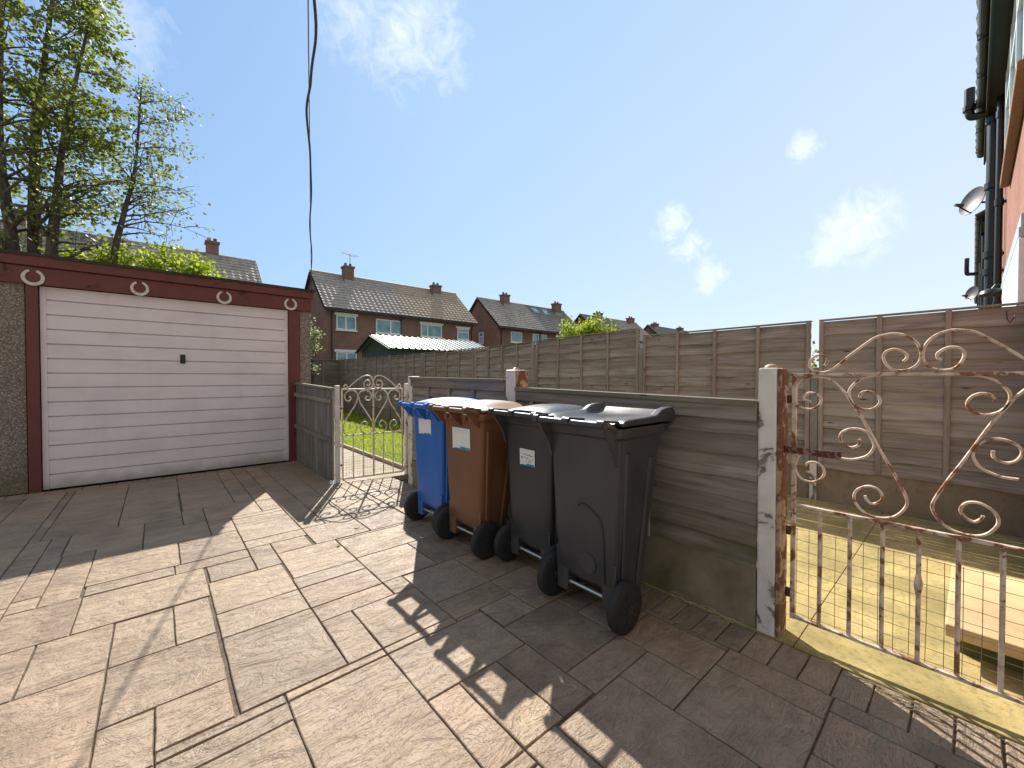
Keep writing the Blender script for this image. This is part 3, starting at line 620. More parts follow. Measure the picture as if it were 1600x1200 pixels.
for k in range(2):
    x0, x1 = 3.05 + 1.83 * (k - 1) + .03, 3.05 + 1.83 * k - .03
    bm = nbm(); waney(bm, lambda s, d, z_: Vector((x0 + s, 14.62 - d, z_)), x1 - x0, .05, 1.80, .14, .011, 14, .02); pn = obj('panel', bm, 'fence_x', ef)
    bm = nbm(); bar(bm, (x0, 14.60, 1.81), (x1, 14.60, 1.81), .06, .016); obj('capping', bm, 'batten', pn)
    for q in range(4): x = x0 + .02 + (x1 - x0 - .04) * q / 3; bm = nbm(); box(bm, x - .018, x + .018, 14.575, 14.592, .05, 1.79); obj('batten', bm, 'batten', pn)
    bm = nbm(); box(bm, x1, x1 + .07, 14.56, 14.66, 0, 1.88); obj('post', bm, 'post_grey', ef)

# ------------------------------------------------------------------ step by the house
g = thing('doorstep', 'low buff concrete doorstep on the yellow patio behind the large gate', 'step', (2.95, -.15, 0))
bm = nbm(); box(bm, 2.52, 3.36, -.37, .068, .095, .15); obj('slab', bm, 'step', g, bevel=.008)
bm = nbm(); box(bm, 2.62, 3.32, -.365, .03, -.01, .096); obj('base', bm, 'earth', g, bevel=.008)

# ------------------------------------------------------------------ wheelie bins
def rrect(hx, y0, y1, r, z_, n=4, dz=None):
    o = []
    for cx, cy, a0 in ((hx - r, y0 + r, -90), (hx - r, y1 - r, 0), (-hx + r, y1 - r, 90), (-hx + r, y0 + r, 180)):
        for k in range(n + 1): a = rad(a0 + 90 * k / n); x_, y_ = cx + r * math.cos(a), cy + r * math.sin(a); o.append((x_, y_, z_ + (dz(y_) if dz else 0)))
    return o
def wheelie(x, y, rz, mat, label, style, sticker=None, sx=1.):
    g = thing('wheelie_bin', label, 'wheelie bin', (x, y, 0), 'row of wheelie bins along the low fence', rad(-90) + rz)
    def ob(n, bm, m, p=g, s=False, b=0): return obj(n, bm, m, p, s, b, False)
    bm = nbm(); tl = lambda y_: max(0, .19 - .19 * (y_ / .17)) if y_ < .17 else 0
    rings = [rrect(.185 * sx, .03, .245, .03, .02, 4, tl), rrect(.19 * sx, .022, .255, .035, .055, 4, lambda y_: .85 * tl(y_))]
    for k in range(1, 9):
        q = k / 8; rings.append(rrect((.19 + .035 * q) * sx, .020 - .02 * q, .258 + .132 * q, .040, .10 + .80 * q, 4, lambda y_, q=q: max(0, .85 - q * 2.2) * tl(y_)))
    rings += [rrect((.225) * sx, -.002, .395, .042, .905), rrect((.237) * sx, -.012, .408, .045, .915), rrect((.242) * sx, -.015, .412, .045, .955), rrect((.242) * sx, -.015, .412, .045, .962), rrect((.222) * sx, 0, .39, .04, .958), rrect((.205) * sx, .02, .30, .04, .5), rrect((.17) * sx, .05, .22, .03, .3)]
    loft(bm, rings); 
    for s in (-1, 1):   # rear legs that carry the axle, either side of the notch
        loft(bm, [[(s * a * sx, b, .07) for a, b in ((.112, .0255), (.184, .0255), (.184, .10), (.112, .10))], [(s * a * sx, b, .30) for a, b in ((.100, .0225), (.19, .0225), (.19, .12), (.100, .12))]])
    body = ob('body', bm, mat, g, True, .004)
    # side flutes
    for s in (-1, 1):
        bm = nbm(); loft(bm, [[(s * (.196 + .0) * sx + s * dx, yy, .16) for dx, yy in ((0, .055), (.008, .062), (.008, .085), (0, .092))], [(s * (.222) * sx + s * dx, yy + .0, .84) for dx, yy in ((0, .05), (.010, .058), (.010, .095), (0, .102))]]); ob('side_rib', bm, mat, body, True)
        bm = nbm(); loft(bm, [[(s * (.196) * sx + s * dx, yy, .16) for dx, yy in ((0, .18), (.006, .187), (.006, .205), (0, .212))], [(s * (.221) * sx + s * dx, yy + .08, .80) for dx, yy in ((0, .18), (.007, .19), (.007, .215), (0, .225))]]); ob('side_rib', bm, mat, body, True)
    # rear lip and front catch
    bm = nbm(); loft(bm, [[(-.20 * sx, .40, .885), (.20 * sx, .40, .885), (.20 * sx, .46, .93), (-.20 * sx, .46, .93)], [(-.235 * sx, .40, .958), (.235 * sx, .40, .958), (.235 * sx, .505, .962), (-.235 * sx, .505, .962)]]); ob('front_lip', bm, mat, body, False, .008)
    # handle with gussets
    bm = nbm(); hy, hz = -.112, .985
    tube(bm, [(-.225 * sx, hy, hz), (.225 * sx, hy, hz)], .0155, 10)
    for s in (-1, 1): tube(bm, smooth_pts([(s * .205 * sx, hy, hz), (s * .205 * sx, hy + .045, hz - .006), (s * .205 * sx, 0.0, .95)], 3), .017, 8)
    disc(bm, (0, hy, hz), (1, 0, 0), .018, .014, 12)
    if style == 'saw':
        for px in (-.205, .0, .205):
            prism(bm, [(-.004, .945), (-.10, .988), (-.108, .972), (-.045, .90), (-.004, .865)], px * sx - .005, px * sx + .005, lambda u, v, h: (h, u, v))
        for px in (-.15, -.075, .075, .15):
            prism(bm, [(px * sx - .036, .95), (px * sx + .036, .95), (px * sx, .885)], -.032, -.027, lambda u, v, h: (u, h, v))
    else:
        for s in (-1, 1): prism(bm, [(.0, .955), (-.105, .978), (-.085, .94), (-.03, .86), (.0, .78)], s * .205 * sx - .007, s * .205 * sx + .007, lambda u, v, h: (h, u, v))
    ob('handle', bm, mat, g, True)
    # lid
    bm = nbm()
    if style == 'ridge':
        # flat sunken lid with raised flanks rising to a lip at the fence side
        rg = []
        for q, yy in enumerate((.0, .015, .045, .12, .22, .30, .345, .40, .46, .485)):
            e = (.0, .012, .018, .02, .022, .026, .050, .060, .060, .028)[q]; c = (.0, .006, .010, .012, .012, .012, .012, .020, .050, .026)[q]; hw = .245 * sx
            rg.append([(-hw, yy, .972), (-hw, yy, .972 + e + .012), (-hw + .035, yy, .972 + e + .014), (-hw + .065, yy, .978 + c), (hw - .065, yy, .978 + c), (hw - .035, yy, .972 + e + .014), (hw, yy, .972 + e + .012), (hw, yy, .972)])
        loft(bm, rg)
    else:
        rg = []
        for q in range(11):
            f = q / 10; yy = .0 + .49 * f; e = .014 + .036 * math.sin(math.pi * min(1, f * 1.02)) ** .6 * (1 if style == 'saw' else .8); hw = .247 * sx
            row = [(-hw, yy, .966), (-hw, yy, .984)]
            for k in range(9): u = -1 + k / 4; row.append((u * (hw - .012), yy, .986 + e * (1 - abs(u) ** 3.2)))
            row += [(hw, yy, .984), (hw, yy, .966)]; rg.append(row)
        loft(bm, rg)
    lid = ob('lid', bm, mat, g, True, .005)
    for u, wq in ((-.205, .02), (.0, .025), (.205, .02)):
        bm = nbm(); disc(bm, (u * sx, hy, hz + .004), (1, 0, 0), .021, wq * 1.6, 12); loft(bm, [[(u * sx + a, hy, hz + .016 + b) for a, b in ((-wq / 2, 0), (wq / 2, 0), (wq / 2, .008), (-wq / 2, .008))], [(u * sx + a, .01, .984 + b) for a, b in ((-wq / 2, 0), (wq / 2, 0), (wq / 2, .012), (-wq / 2, .012))]]); ob('hinge', bm, mat, lid, True)
    # wheels
    bm = nbm(); tube(bm, [(-.205 * sx, .045, .118), (.205 * sx, .045, .118)], .010, 10); ob('axle', bm, 'axle', g, True)
    for s in (-1, 1):
        bm = nbm(); cx = s * .225 * sx; rg = []
        for dx, r_ in ((-.024, .075), (-.026, .105), (-.018, .118), (.0, .121), (.018, .118), (.026, .105), (.024, .075)):
            rg.append([(cx + dx, .045 + r_ * math.cos(a), .119 + r_ * math.sin(a)) for a in [2 * math.pi * k / 28 for k in range(28)]])
        loft(bm, rg); wh = ob('wheel', bm, 'rubber', g, True)
        bm = nbm(); disc(bm, (cx, .045, .119), (1, 0, 0), .074, .034, 24); disc(bm, (cx, .045, .119), (1, 0, 0), .022, .064, 12)
        for k in range(8): a = k * math.pi / 4; bar(bm, (cx + s * .019, .045 + .02 * math.cos(a), .119 + .02 * math.sin(a)), (cx + s * .019, .045 + .072 * math.cos(a), .119 + .072 * math.sin(a)), .008, .012, (1, 0, 0))
        ob('rim', bm, 'hub', wh)
    if sticker:
        x0, x1, z0, z1, hand = sticker; yq = lambda zz: .0185 - .02 * (zz - .1) / .8 - .0025
        def quad(bm, a0, a1, b0, b1, d): prism(bm, [(a0, b0), (a1, b0), (a1, b1), (a0, b1)], 0, .0012, lambda u, v, h: (u, yq(v) - d + h, v))
        bm = nbm(); quad(bm, x0, x1, z0, z1, 0); lb = ob('sticker', bm, 'paper', g)
        bm = nbm(); wq, hq = x1 - x0, z1 - z0
        quad(bm, x0 + .45 * wq, x1 - .002, z0, z0 + .13 * hq, .0007); quad(bm, x0 + .1 * wq, x1 - .002, z0, z0 + .05 * hq, .0005); ob('printed_band', bm, 'print_blue', lb)
        bm = nbm()
        for k in range(2): quad(bm, x0 + .06 * wq, x1 - .08 * wq, z0 + (.80 - .62 * k) * hq, z0 + (.807 - .62 * k) * hq, .0006)
        for k in range(14): a = x0 + (.08 + .06 * k) * wq; quad(bm, a, a + .04 * wq, z0 + .88 * hq, z0 + .9 * hq, .0006)
        ob('printed_rule', bm, 'print_grey', lb)
        if hand:
            bm = nbm()
            for row, (zc, a0, a1) in enumerate(((.68, .12, .92), (.47, .08, .88), (.27, .38, .84))):
                a = a0
                while a < a1:
                    lw = R.uniform(.06, .085); zb = zc - .05 * (a - a0); h_ = .065
                    pts = [(a + R.uniform(0, lw), zb + R.choice((-h_, 0, h_)) * R.uniform(.7, 1)) for _ in range(R.choice((3, 3, 4)))]
                    for (u0, v0), (u1, v1) in zip(pts, pts[1:]):
                        p, q = Vector((x0 + u0 * wq, 0, z0 + v0 * hq)), Vector((x0 + u1 * wq, 0, z0 + v1 * hq))
                        if (q - p).length < .002: continue
                        p.y = yq(p.z) - .0008; q.y = yq(q.z) - .0008; bar(bm, p, q, .0026, .0008, (0, 1, 0))
                    a += lw + .02
            ob('handwriting', bm, 'ink', lb)
    if style == 'ridge':
        bm = nbm(); tube(bm, smooth_pts([(-.03 + 0, .006, .55), (.0, .003, .565), (.06, .004, .545), (.11, .006, .50), (.125, .008, .43), (.128, .010, .32), (.128, .013, .2)], 5), .005, 6); ob('moulded_ridge', bm, 'black_p', body, True)
        bm = nbm(); disc(bm, (.03, .0145, .27), (0, 1, 0), .05, .007, 24); ob('moulded_disc', bm, mat, body, True)
    return g
wheelie(1.60, 1.295, rad(0), 'grey_p', 'charcoal bin nearest the large gate, with raised lid edges and no label', 'ridge')
wheelie(1.68, 1.785, rad(-2), 'black_p', 'black bin with a handwritten label, between the brown and charcoal bins', 'dome', (-.06, .075, .665, .765, True), .96)
wheelie(1.585, 2.345, rad(1), 'brown_p', 'brown wheelie bin with a blank white sticker, right of the blue bin', 'saw', (-.105, .105, .70, .85, False))
wheelie(1.60, 2.86, rad(0), 'blue_p', 'bright blue wheelie bin with a blank white sticker', 'saw', (-.115, .08, .745, .87, False))

# ------------------------------------------------------------------ overhead cable
k = .2675; pts = []; thin = []
N = 110
for i in range(N + 1):
    y = 6.42 - 8.4 * i / N; q = i / N; z_ = 2.47 - .35 * q * (1 - q) * 1.6 + .35 * q * q
    WB = ((-3, 0), (0, -.01), (.8, -.02), (1.34, .012), (1.56, .028), (1.78, .006), (2.0, -.020), (2.4, -.002), (2.8, .004), (3.4, -.012), (4.2, .006), (5, -.006), (6.5, 0)); wob = 0
    for (a, u), (b, v) in zip(WB, WB[1:]):
        if a <= y < b: f = (y - a) / (b - a); f = f * f * (3 - 2 * f); wob = u + (v - u) * f
    pts.append((k * y + wob * .72, y - wob * .19, z_ - .012 + .008 * math.cos(y * 2.1))); thin.append((k * y - .004, y, z_ + .004))
bm = nbm(); tube(bm, smooth_pts([(1.704, 6.405, 2.36), (1.712, 6.40, 2.42)] + pts, 2), .005, 6); tag(obj('power_cable', bm, 'cable', None, True), 'thick dark wavy cable hanging from overhead to the garage corner', 'cable')
bm = nbm(); tube(bm, thin, .0022, 5); tag(obj('support_wire', bm, 'mesh'), 'thin straight wire carrying the dark cable to the garage', 'wire')

# ------------------------------------------------------------------ houses behind
def tiles(bm, x0, x1, e, r, course=.27, wave=.30, amp=.028):
    (ey, ez), (ry, rz_) = e, r; Ls = math.hypot(ry - ey, rz_ - ez); n = int(round(Ls / course)); d = Vector((0, ry - ey, rz_ - ez)) / Ls; nn = Vector((0, -d.z, d.y)); nn = nn if nn.z > 0 else -nn
    nw = int(round((x1 - x0) / wave)); sub = 4
    for i in range(n):
        s0, s1 = Ls * i / n - .02, Ls * (i + 1) / n; rows = []
        for j in range(nw * sub + 1):
            x = x0 + (x1 - x0) * j / (nw * sub); h = amp * (.5 + .5 * math.cos(2 * math.pi * j / sub)); o = Vector((x, ey, ez))
            rows.append([bm.verts.new(o + d * s0 + nn * (h + .012)), bm.verts.new(o + d * s0 + nn * (h + .048)), bm.verts.new(o + d * s1 + nn * (h + .010))])
        for j in range(nw * sub):
            a, b = rows[j], rows[j + 1]
            if j % sub == 0: c = (R.random(),) * 3 + (1,)
            paint(bm, [bm.faces.new((a[0], b[0], b[1], a[1])), bm.faces.new((a[1], b[1], b[2], a[2]))], c)
def window(g, x0, x1, y, z0, z1, mull=(.5,), head=True, d=.05, sill='upvc', fr='upvc', topbar=None):
    fw = .065
    bm = nbm(); box(bm, x0, x0 + fw, y - d, y, z0, z1); box(bm, x1 - fw, x1, y - d, y, z0, z1); box(bm, x0 + fw, x1 - fw, y - d, y, z0, z0 + fw); box(bm, x0 + fw, x1 - fw, y - d, y, z1 - fw, z1)
    for m in mull: xm = x0 + (x1 - x0) * m; box(bm, xm - .04, xm + .04, y - d - .003, y - .003, z0 + fw, z1 - fw)
    if topbar: zb = z0 + (z1 - z0) * topbar; box(bm, x0 + fw, x1 - fw, y - d + .006, y - .006, zb - .03, zb + .03)
    f = obj('window', bm, fr, g)
    bm = nbm(); box(bm, x0 + fw, x1 - fw, y - .022, y - .014, z0 + fw, z1 - fw); obj('pane', bm, 'glass', f)
    bm = nbm(); box(bm, x0 - .06, x1 + .06, y - .13, y - .001, z0 - .07, z0 - .002); obj('sill', bm, sill, f)
    if head: bm = nbm(); box(bm, x0 - .1, x1 + .1, y - .08, y - .001, z1 + .003, z1 + .14); obj('lintel', bm, 'upvc', f)
def chimney(g, x, w_, y, z0, z1, parent, dep=.55):
    bm = nbm(); box(bm, x - w_ / 2, x + w_ / 2, y - dep / 2, y + dep / 2, z0, z1 - .12); box(bm, x - w_ / 2 - .05, x + w_ / 2 + .05, y - dep / 2 - .05, y + dep / 2 + .05, z1 - .119, z1)
    c = obj('chimney', bm, 'brick', parent, bevel=.01)
    for q in (-1, 1):
        bm = nbm(); tube(bm, [(x + q * w_ / 4, y, z1 - .01), (x + q * w_ / 4, y, z1 + .2)], [.09, .075], 10); obj('chimney_pot', bm, 'pot', c)
    bm = nbm(); box(bm, x - w_ / 2 - .012, x + w_ / 2 + .012, y - dep / 2 - .012, y - dep / 2 + .1, z0 + .05, z0 + .36); obj('flashing', bm, 'lead', c)
def house(x0, x1, label, cols, wins, chims, lights=(), aerial=(), wallmat='brick', gable=None):
    g = thing('semi_detached_house', label, 'house', ((x0 + x1) / 2, 25.6, 0), 'semi-detached houses in the row beyond the gardens')
    YF, YB, YR = 23.2, 28.0, 25.6
    bm = nbm(); prism(bm, [(YF, 0), (YB, 0), (YB, 5.03), (YR, 7.27), (YF, 5.03)], x0 + .15, x1 - .15, lambda u, v, h: (h, u, v)); obj('wall', bm, wallmat, g)
    xm = (x0 + x1) / 2; rf = []
    for (a, b), m in zip(((x0, xm - .002), (xm + .002, x1)), cols):
        bm = nbm(); tiles(bm, a, b, (22.88, 4.98), (YR, 7.40)); tiles(bm, a, b, (28.32, 4.98), (YR, 7.40)); tube(bm, [(a, YR, 7.42), (b, YR, 7.42)], .10, 8); rf.append(obj('roof', bm, m, g))
    for yy in (22.86, 28.30): bm = nbm(); box(bm, x0 - .02, x1 + .02, yy - .06, yy + .08, 4.84, 4.965); obj('gutter', bm, 'gutter', g)
    for x in (x0 + .02, x1 - .02):
        for sgn in (-1, 1): bm = nbm(); bar(bm, (x, YR + sgn * 2.7, 4.93), (x, YR, 7.34), .05, .14, (1, 0, 0)); obj('bargeboard', bm, 'soffit', g)
    for x in (x0 + .45, xm - .55, x1 - .3):
        bm = nbm(); tube(bm, [(x, YF - .08, 0), (x, YF - .08, 4.7), (x, 22.86, 4.86)], .04, 8); obj('downpipe', bm, 'gutter', g)
    for wq in wins: window(g, *wq[:2], YF, *wq[2:4], **(wq[4] if len(wq) > 4 else {}))
    if gable:
        y0, y1, z0, z1 = gable; xg = x0 + .15; bm = nbm()
        for a, b, c_, d in ((y0, y0 + .06, z0, z1), (y1 - .06, y1, z0, z1), (y0 + .06, y1 - .06, z0, z0 + .06), (y0 + .06, y1 - .06, z1 - .06, z1), (y0 + .06, y1 - .06, z0 + .62 * (z1 - z0), z0 + .62 * (z1 - z0) + .05)): box(bm, xg - .05, xg - .001, a, b, c_, d)
        f = obj('window', bm, 'upvc', g); bm = nbm(); box(bm, xg - .02, xg - .012, y0 + .06, y1 - .06, z0 + .06, z1 - .06); obj('pane', bm, 'glass', f)
    for i, (x, w_, zt, y_) in enumerate(chims): chimney(g, x, w_, y_, 7.4 - (YR - y_ + .35) * .89, zt, rf[0 if x < xm else 1])
    for x, z_, wd in lights:
        dy = (z_ - 4.98) / 2.42 * 2.72; n_ = Vector((0, -.665, .747))
        bm = nbm(); c = Vector((x, 22.88 + dy, z_)) + n_ * .10; u = Vector((0, .747, .665)); vs = [c + Vector((sx_ * wd / 2, 0, 0)) + u * (sy_ * .38) for sx_, sy_ in ((-1, -1), (1, -1), (1, 1), (-1, 1))]
        loft(bm, [[v - n_ * .06 for v in vs], vs]); obj('roof_window', bm, 'glass', rf[1])
    for x, y_, zt in aerial:
        bm = nbm(); tube(bm, [(x, y_, zt - 1.0), (x, y_, zt)], .018, 5); tube(bm, [(x - .5, y_ - .2, zt - .05), (x + .5, y_ + .2, zt - .02)], .014, 4)
        for q in range(6): f = -.45 + .18 * q; tube(bm, [(x + f * 1.0 + .09, y_ + .4 * f - .22, zt - .03), (x + f - .09, y_ + .4 * f + .22, zt - .03)], .009, 4)
        obj('aerial', bm, 'mesh', g)
    return g
house(6.75, 16.85, 'brick house right behind the garden, grey tiles left and brown tiles right', ('tile_grey', 'tile_brown'),
      [(7.45, 8.53, 3.86, 4.66, dict(mull=(.47,))), (9.69, 11.26, 3.83, 4.66, dict(mull=(.58,), head=False)), (12.61, 14.15, 3.82, 4.62, dict(mull=(.32,))), (15.37, 16.3, 3.80, 4.55, dict(mull=(), topbar=.68)),
       (7.43, 8.55, 1.2, 2.62, dict(mull=(.5,))), (9.8, 11.6, 1.0, 2.3), (12.6, 14.2, 1.0, 2.3)],
      [(8.80, .56, 7.95, 25.2), (14.9, .62, 7.72, 25.2)], (), [(9.0, 25.4, 8.8)])
house(18.8, 28.9, 'brick house with two roof windows, second of the row beyond the fence', ('tile_grey', 'tile_dark'),
      [(20.2, 21.35, 3.9, 4.70, dict(mull=(), head=False)), (22.5, 24.1, 3.9, 4.70, dict(mull=(.4, .7), head=False)), (25.3, 26.6, 3.9, 4.7), (20.2, 21.6, 1.0, 2.4)],
      [(21.4, .62, 7.95, 25.3), (27.5, .75, 7.95, 25.2)], [(24.6, 6.95, .62), (25.9, 6.92, .62)], (), gable=(24.9, 25.48, 3.77, 4.70))
house(31.3, 41.4, 'brick house with a weathered roof behind the yellow-green bush', ('tile_dark', 'tile_grey'), [(33, 34.5, 3.9, 4.7), (38, 39.5, 3.9, 4.7)], [(34.0, .85, 7.8, 25.4), (39.9, .85, 7.85, 25.4)])
house(43.8, 53.9, 'farthest brick house of the row, only its roof showing over the fence', ('tile_dark', 'tile_dark'), [(46, 47.5, 3.9, 4.7)], [(45.2, .9, 7.7, 25.4), (51.5, .9, 7.7, 25.4)])
house(-6.1, 4.05, 'brick house behind the trees and garage, dark tiled roof showing above', ('tile_dark', 'tile_grey'), [(-3.4, -2.2, 3.9, 4.7), (1.0, 2.2, 3.9, 4.7)], [(2.16, .5, 8.05, 25.5), (-4.2, .6, 7.9, 25.4)])
# small window in the gable of the second house
# green outbuilding with a ribbed roof beyond the high fence
g = thing('outbuilding', 'green boarded outbuilding with pale ribbed metal roof beyond the high fence', 'shed', (10, 17.5, 0))
bm = nbm(); prism(bm, [(15.85, 0), (19.1, 0), (19.1, 2.42), (17.6, 3.0), (15.85, 2.42)], 7.3, 12.4, lambda u, v, h: (h, u, v)); obj('wall', bm, 'shed_green', g)
for e, r in (((15.6, 2.42), (17.65, 3.10)), ((19.35, 2.42), (17.65, 3.10))):
    bm = nbm(); rows = []; n = 19; x = 7.15
    xs_ = []
    for k in range(n): xs_ += [(x + k * .29, 0), (x + k * .29 + .2, 0), (x + k * .29 + .225, .05), (x + k * .29 + .265, .05)]
    for xx, h in xs_: rows.append([bm.verts.new(p) for p in ((xx, e[0], e[1] + h), (xx, r[0], r[1] + h), (xx, r[0], r[1] + h - .012), (xx, e[0], e[1] + h - .012))])
    for a, b in zip(rows, rows[1:]): paint(bm, [bm.faces.new((a[i], a[(i + 1) % 4], b[(i + 1) % 4], b[i])) for i in range(4)])
    obj('roof', bm, 'shed_roof', g)
for e in (15.6, 19.35): bm = nbm(); bar(bm, (7.12, e, 2.36), (7.12, 17.65, 3.05), .03, .14, (1, 0, 0)); obj('bargeboard', bm, 'shed_green', g)

# ------------------------------------------------------------------ terraced houses on the right
W = -.27
def terrace(x0, x1, label, extra):
    g = thing('terraced_house', label, 'house', ((x0 + x1) / 2, -3.5, 0), 'brick terraced houses seen edge-on')
    bm = nbm(); prism(bm, [(W, 0), (-7.2, 0), (-7.2, 5.2), (-3.7, 7.6), (W, 5.2)], x0, x1, lambda u, v, h: (h, u, v)); obj('wall', bm, 'brick_red', g)
    bm = nbm(); tiles(bm, x0 - .1, x1 + .1, (-.03, 5.24), (-3.7, 7.75)); tiles(bm, x0 - .1, x1 + .1, (-7.4, 5.24), (-3.7, 7.75)); obj('roof', bm, 'tile_dark', g)
    bm = nbm(); box(bm, x0, x1, W + .001, -.10, 5.04, 5.10); obj('soffit', bm, 'soffit', g)
    bm = nbm(); box(bm, x0, x1, -.098, -.075, 5.0, 5.22); obj('fascia', bm, 'soffit', g)
    bm = nbm(); N = 8
    for a in range(2):
        rg = []
    rg = [[(x, -.045 + r_ * math.cos(q), 5.2 + r_ * math.sin(q)) for r_, q in [(.055, math.pi + math.pi * k / N) for k in range(N + 1)] + [(.049, 2 * math.pi - math.pi * k / N) for k in range(N + 1)]] for x in (x0 - .02, x1 + .02)]
    loft(bm, rg)
    x = x0 + .4
    while x < x1: box(bm, x - .012, x + .012, -.104, .014, 5.135, 5.142); box(bm, x - .012, x + .012, .012, .018, 5.14, 5.21); x += .9
    obj('gutter', bm, 'gutter', g)
    return g
g = terrace(2.35, 11.15, 'brick house at the right edge with black gutter, soil pipe and brown window sill', 0)
def pipe(g, x, y, r, z0, z1, name='downpipe', collars=()):
    bm = nbm(); tube(bm, [(x, y, z0), (x, y, z1)], r, 12)
    for c in collars: disc(bm, (x, y, c), (0, 0, 1), r * 1.25, .09, 14); box(bm, x - .012, x + .012, W, y, c - .02, c + .02)
    return obj(name, bm, 'gutter', g, True)
pipe(g, 9.2, -.165, .078, 0, 5.02, 'soil_pipe', (1.6, 2.75, 3.0, 4.0, 4.95)); pipe(g, 8.7, -.205, .036, 0, 5.1, 'downpipe', (2.2, 3.6, 4.8)); pipe(g, 10.4, -.19, .036, 0, 5.1, 'downpipe', (2.4, 4.4))
bm = nbm(); tube(bm, smooth_pts([(9.2, -.165, 5.0), (9.2, -.14, 5.06), (9.2, -.02, 5.08), (9.2, .06, 5.10), (9.2, .085, 5.17), (9.2, .086, 5.25)], 4), .052, 12); tube(bm, [(9.2, .086, 5.2), (9.2, .086, 5.27)], .072, 14); tube(bm, [(9.2, .086, 5.26), (9.2, .086, 5.52)], .058, 14); obj('vent_pipe', bm, 'gutter', g, True)
window2 = []
bm = nbm(); box(bm, 5.0, 7.95, W + .002, -.19, 3.56, 3.64); obj('sill', bm, 'sill', g, bevel=.01)
bm = nbm(); xq = [5.0, 5.95, 6.95, 7.95]
for q in xq: box(bm, q - .045, q + .045, W + .002, -.222, 3.645, 4.98)
for z_ in (3.68, 4.55, 4.95): box(bm, 5.05, 7.9, W + .002, -.226, z_ - .035, z_ + .035)
wf = obj('window', bm, 'upvc', g); bm = nbm(); box(bm, 5.05, 7.9, W + .001, -.255, 3.66, 4.95); obj('pane', bm, 'glass', wf)
bm = nbm(); box(bm, 4.98, 8.0, W + .001, -.225, 2.36, 2.46); box(bm, 4.98, 8.0, W + .001, -.215, 2.28, 2.357); obj('lintel', bm, 'upvc_blue', g, bevel=.006)
bm = nbm(); box(bm, 4.98, 7.6, W + .001, -.215, 1.2, 2.275); obj('window_board', bm, 'upvc', g, bevel=.01)
bm = nbm(); box(bm, 3.0, 3.85, W + .001, W + .05, .16, 2.1); obj('door', bm, 'upvc', g, bevel=.01)
def dish(c, r, label, aim=(.3, .8, .45), wall=W, grp='satellite dishes on the terraced houses'):
    g = thing('satellite_dish', label, 'satellite dish', c, grp); c = Vector(c); ax = Vector(aim).normalized()
    u = ax.cross(Vector((0, 0, 1))).normalized(); v = u.cross(ax); rg = []
    for k in range(7): f = k / 6 + 1e-3; rg.append([c + ax * (.22 * r * f * f) + (u * math.cos(q) + v * math.sin(q) * 1.08) * r * f for q in [2 * math.pi * i / 24 for i in range(24)]])
    for k in range(6, -1, -1): f = k / 6 + 1e-3; rg.append([c + ax * (.22 * r * f * f - .012) + (u * math.cos(q) + v * math.sin(q) * 1.08) * r * f for q in [2 * math.pi * i / 24 for i in range(24)]])
    bm = nbm(); loft(bm, rg); obj('reflector', bm, 'dish', g, True)
    bm = nbm(); foot = c - v * r * .95; tip = c + ax * r * 1.15 - v * r * .55; tube(bm, [foot, tip], .012, 6); obj('arm', bm, 'gutter', g)
    bm = nbm(); tube(bm, [tip - ax * -.03, tip - ax * .09 + v * .02], [.022, .032], 10); obj('receiver', bm, 'dish', g)
    bm = nbm(); tube(bm, [c - ax * .01, c - ax * .07, (c.x, wall, c.z - .1)], .018, 6); box(bm, c.x - .06, c.x + .06, wall, wall + .012, c.z - .2, c.z); obj('bracket', bm, 'gutter', g)
dish((10.5, .02, 4.2), .215, 'larger grey satellite dish below the gutter, highest of the dishes', (-.62, .72, .25))
bm = nbm(); 
sl = thing('wall_lamp', 'round dark outside lamp on an arm, low on the right-hand house wall', 'lamp', (7.9, -.16, 2.28))
bm = nbm(); rg = []
for r_, h in ((.01, .05), (.06, .045), (.10, .02), (.115, -.02), (.11, -.035), (.08, -.03), (.07, -.02), (.01, -.015)): rg.append([(7.9 + r_ * math.cos(q), -.14 + r_ * math.sin(q), 2.27 + h) for q in [2 * math.pi * i / 20 for i in range(20)]])
loft(bm, rg); obj('lamp_shade', bm, 'gutter', sl, True)
bm = nbm(); tube(bm, [(7.9, -.14, 2.25), (7.9, -.14, 2.215)], [.035, .028], 10); obj('bulb', bm, 'dish', sl, True)
bm = nbm(); tube(bm, [(7.9, -.14, 2.31), (7.9, -.17, 2.36), (7.9, -.224, 2.35)], .012, 6); obj('arm', bm, 'gutter', sl)
g = terrace(15.6, 33, 'farther brick terraced house beyond the gap, mostly hidden by pipes', 0)
pipe(g, 16.6, -.15, .05, 0, 5.1, 'soil_pipe', (2.0, 4.0)); pipe(g, 20.5, -.13, .05, 0, 5.1, 'downpipe', (3.0,))
bm = nbm(); tube(bm, smooth_pts([(22, -.1, 4.9), (22, .12, 4.92), (22, .2, 4.98), (22, .2, 5.5)], 4), .06, 10); obj('vent_pipe', bm, 'gutter', g, True)
dish((17.2, .03, 3.55), .19, 'small satellite dish just above the high fence, lowest and farthest', (-.6, .7, .2))
bm = nbm(); tube(bm, smooth_pts([(4.84, -.16, 1.70), (4.82, -.165, 1.64), (4.80, -.18, 1.62), (4.80, -.20, 1.66)], 4), .004, 5); tube(bm, [(4.84, -.16, 1.70), (4.3, -.24, 1.72), (3.9, -.30, 1.78)], .003, 5); tag(obj('washing_line', bm, 'cable'), 'thin dark washing line hooked to the high fence at the right', 'washing line')

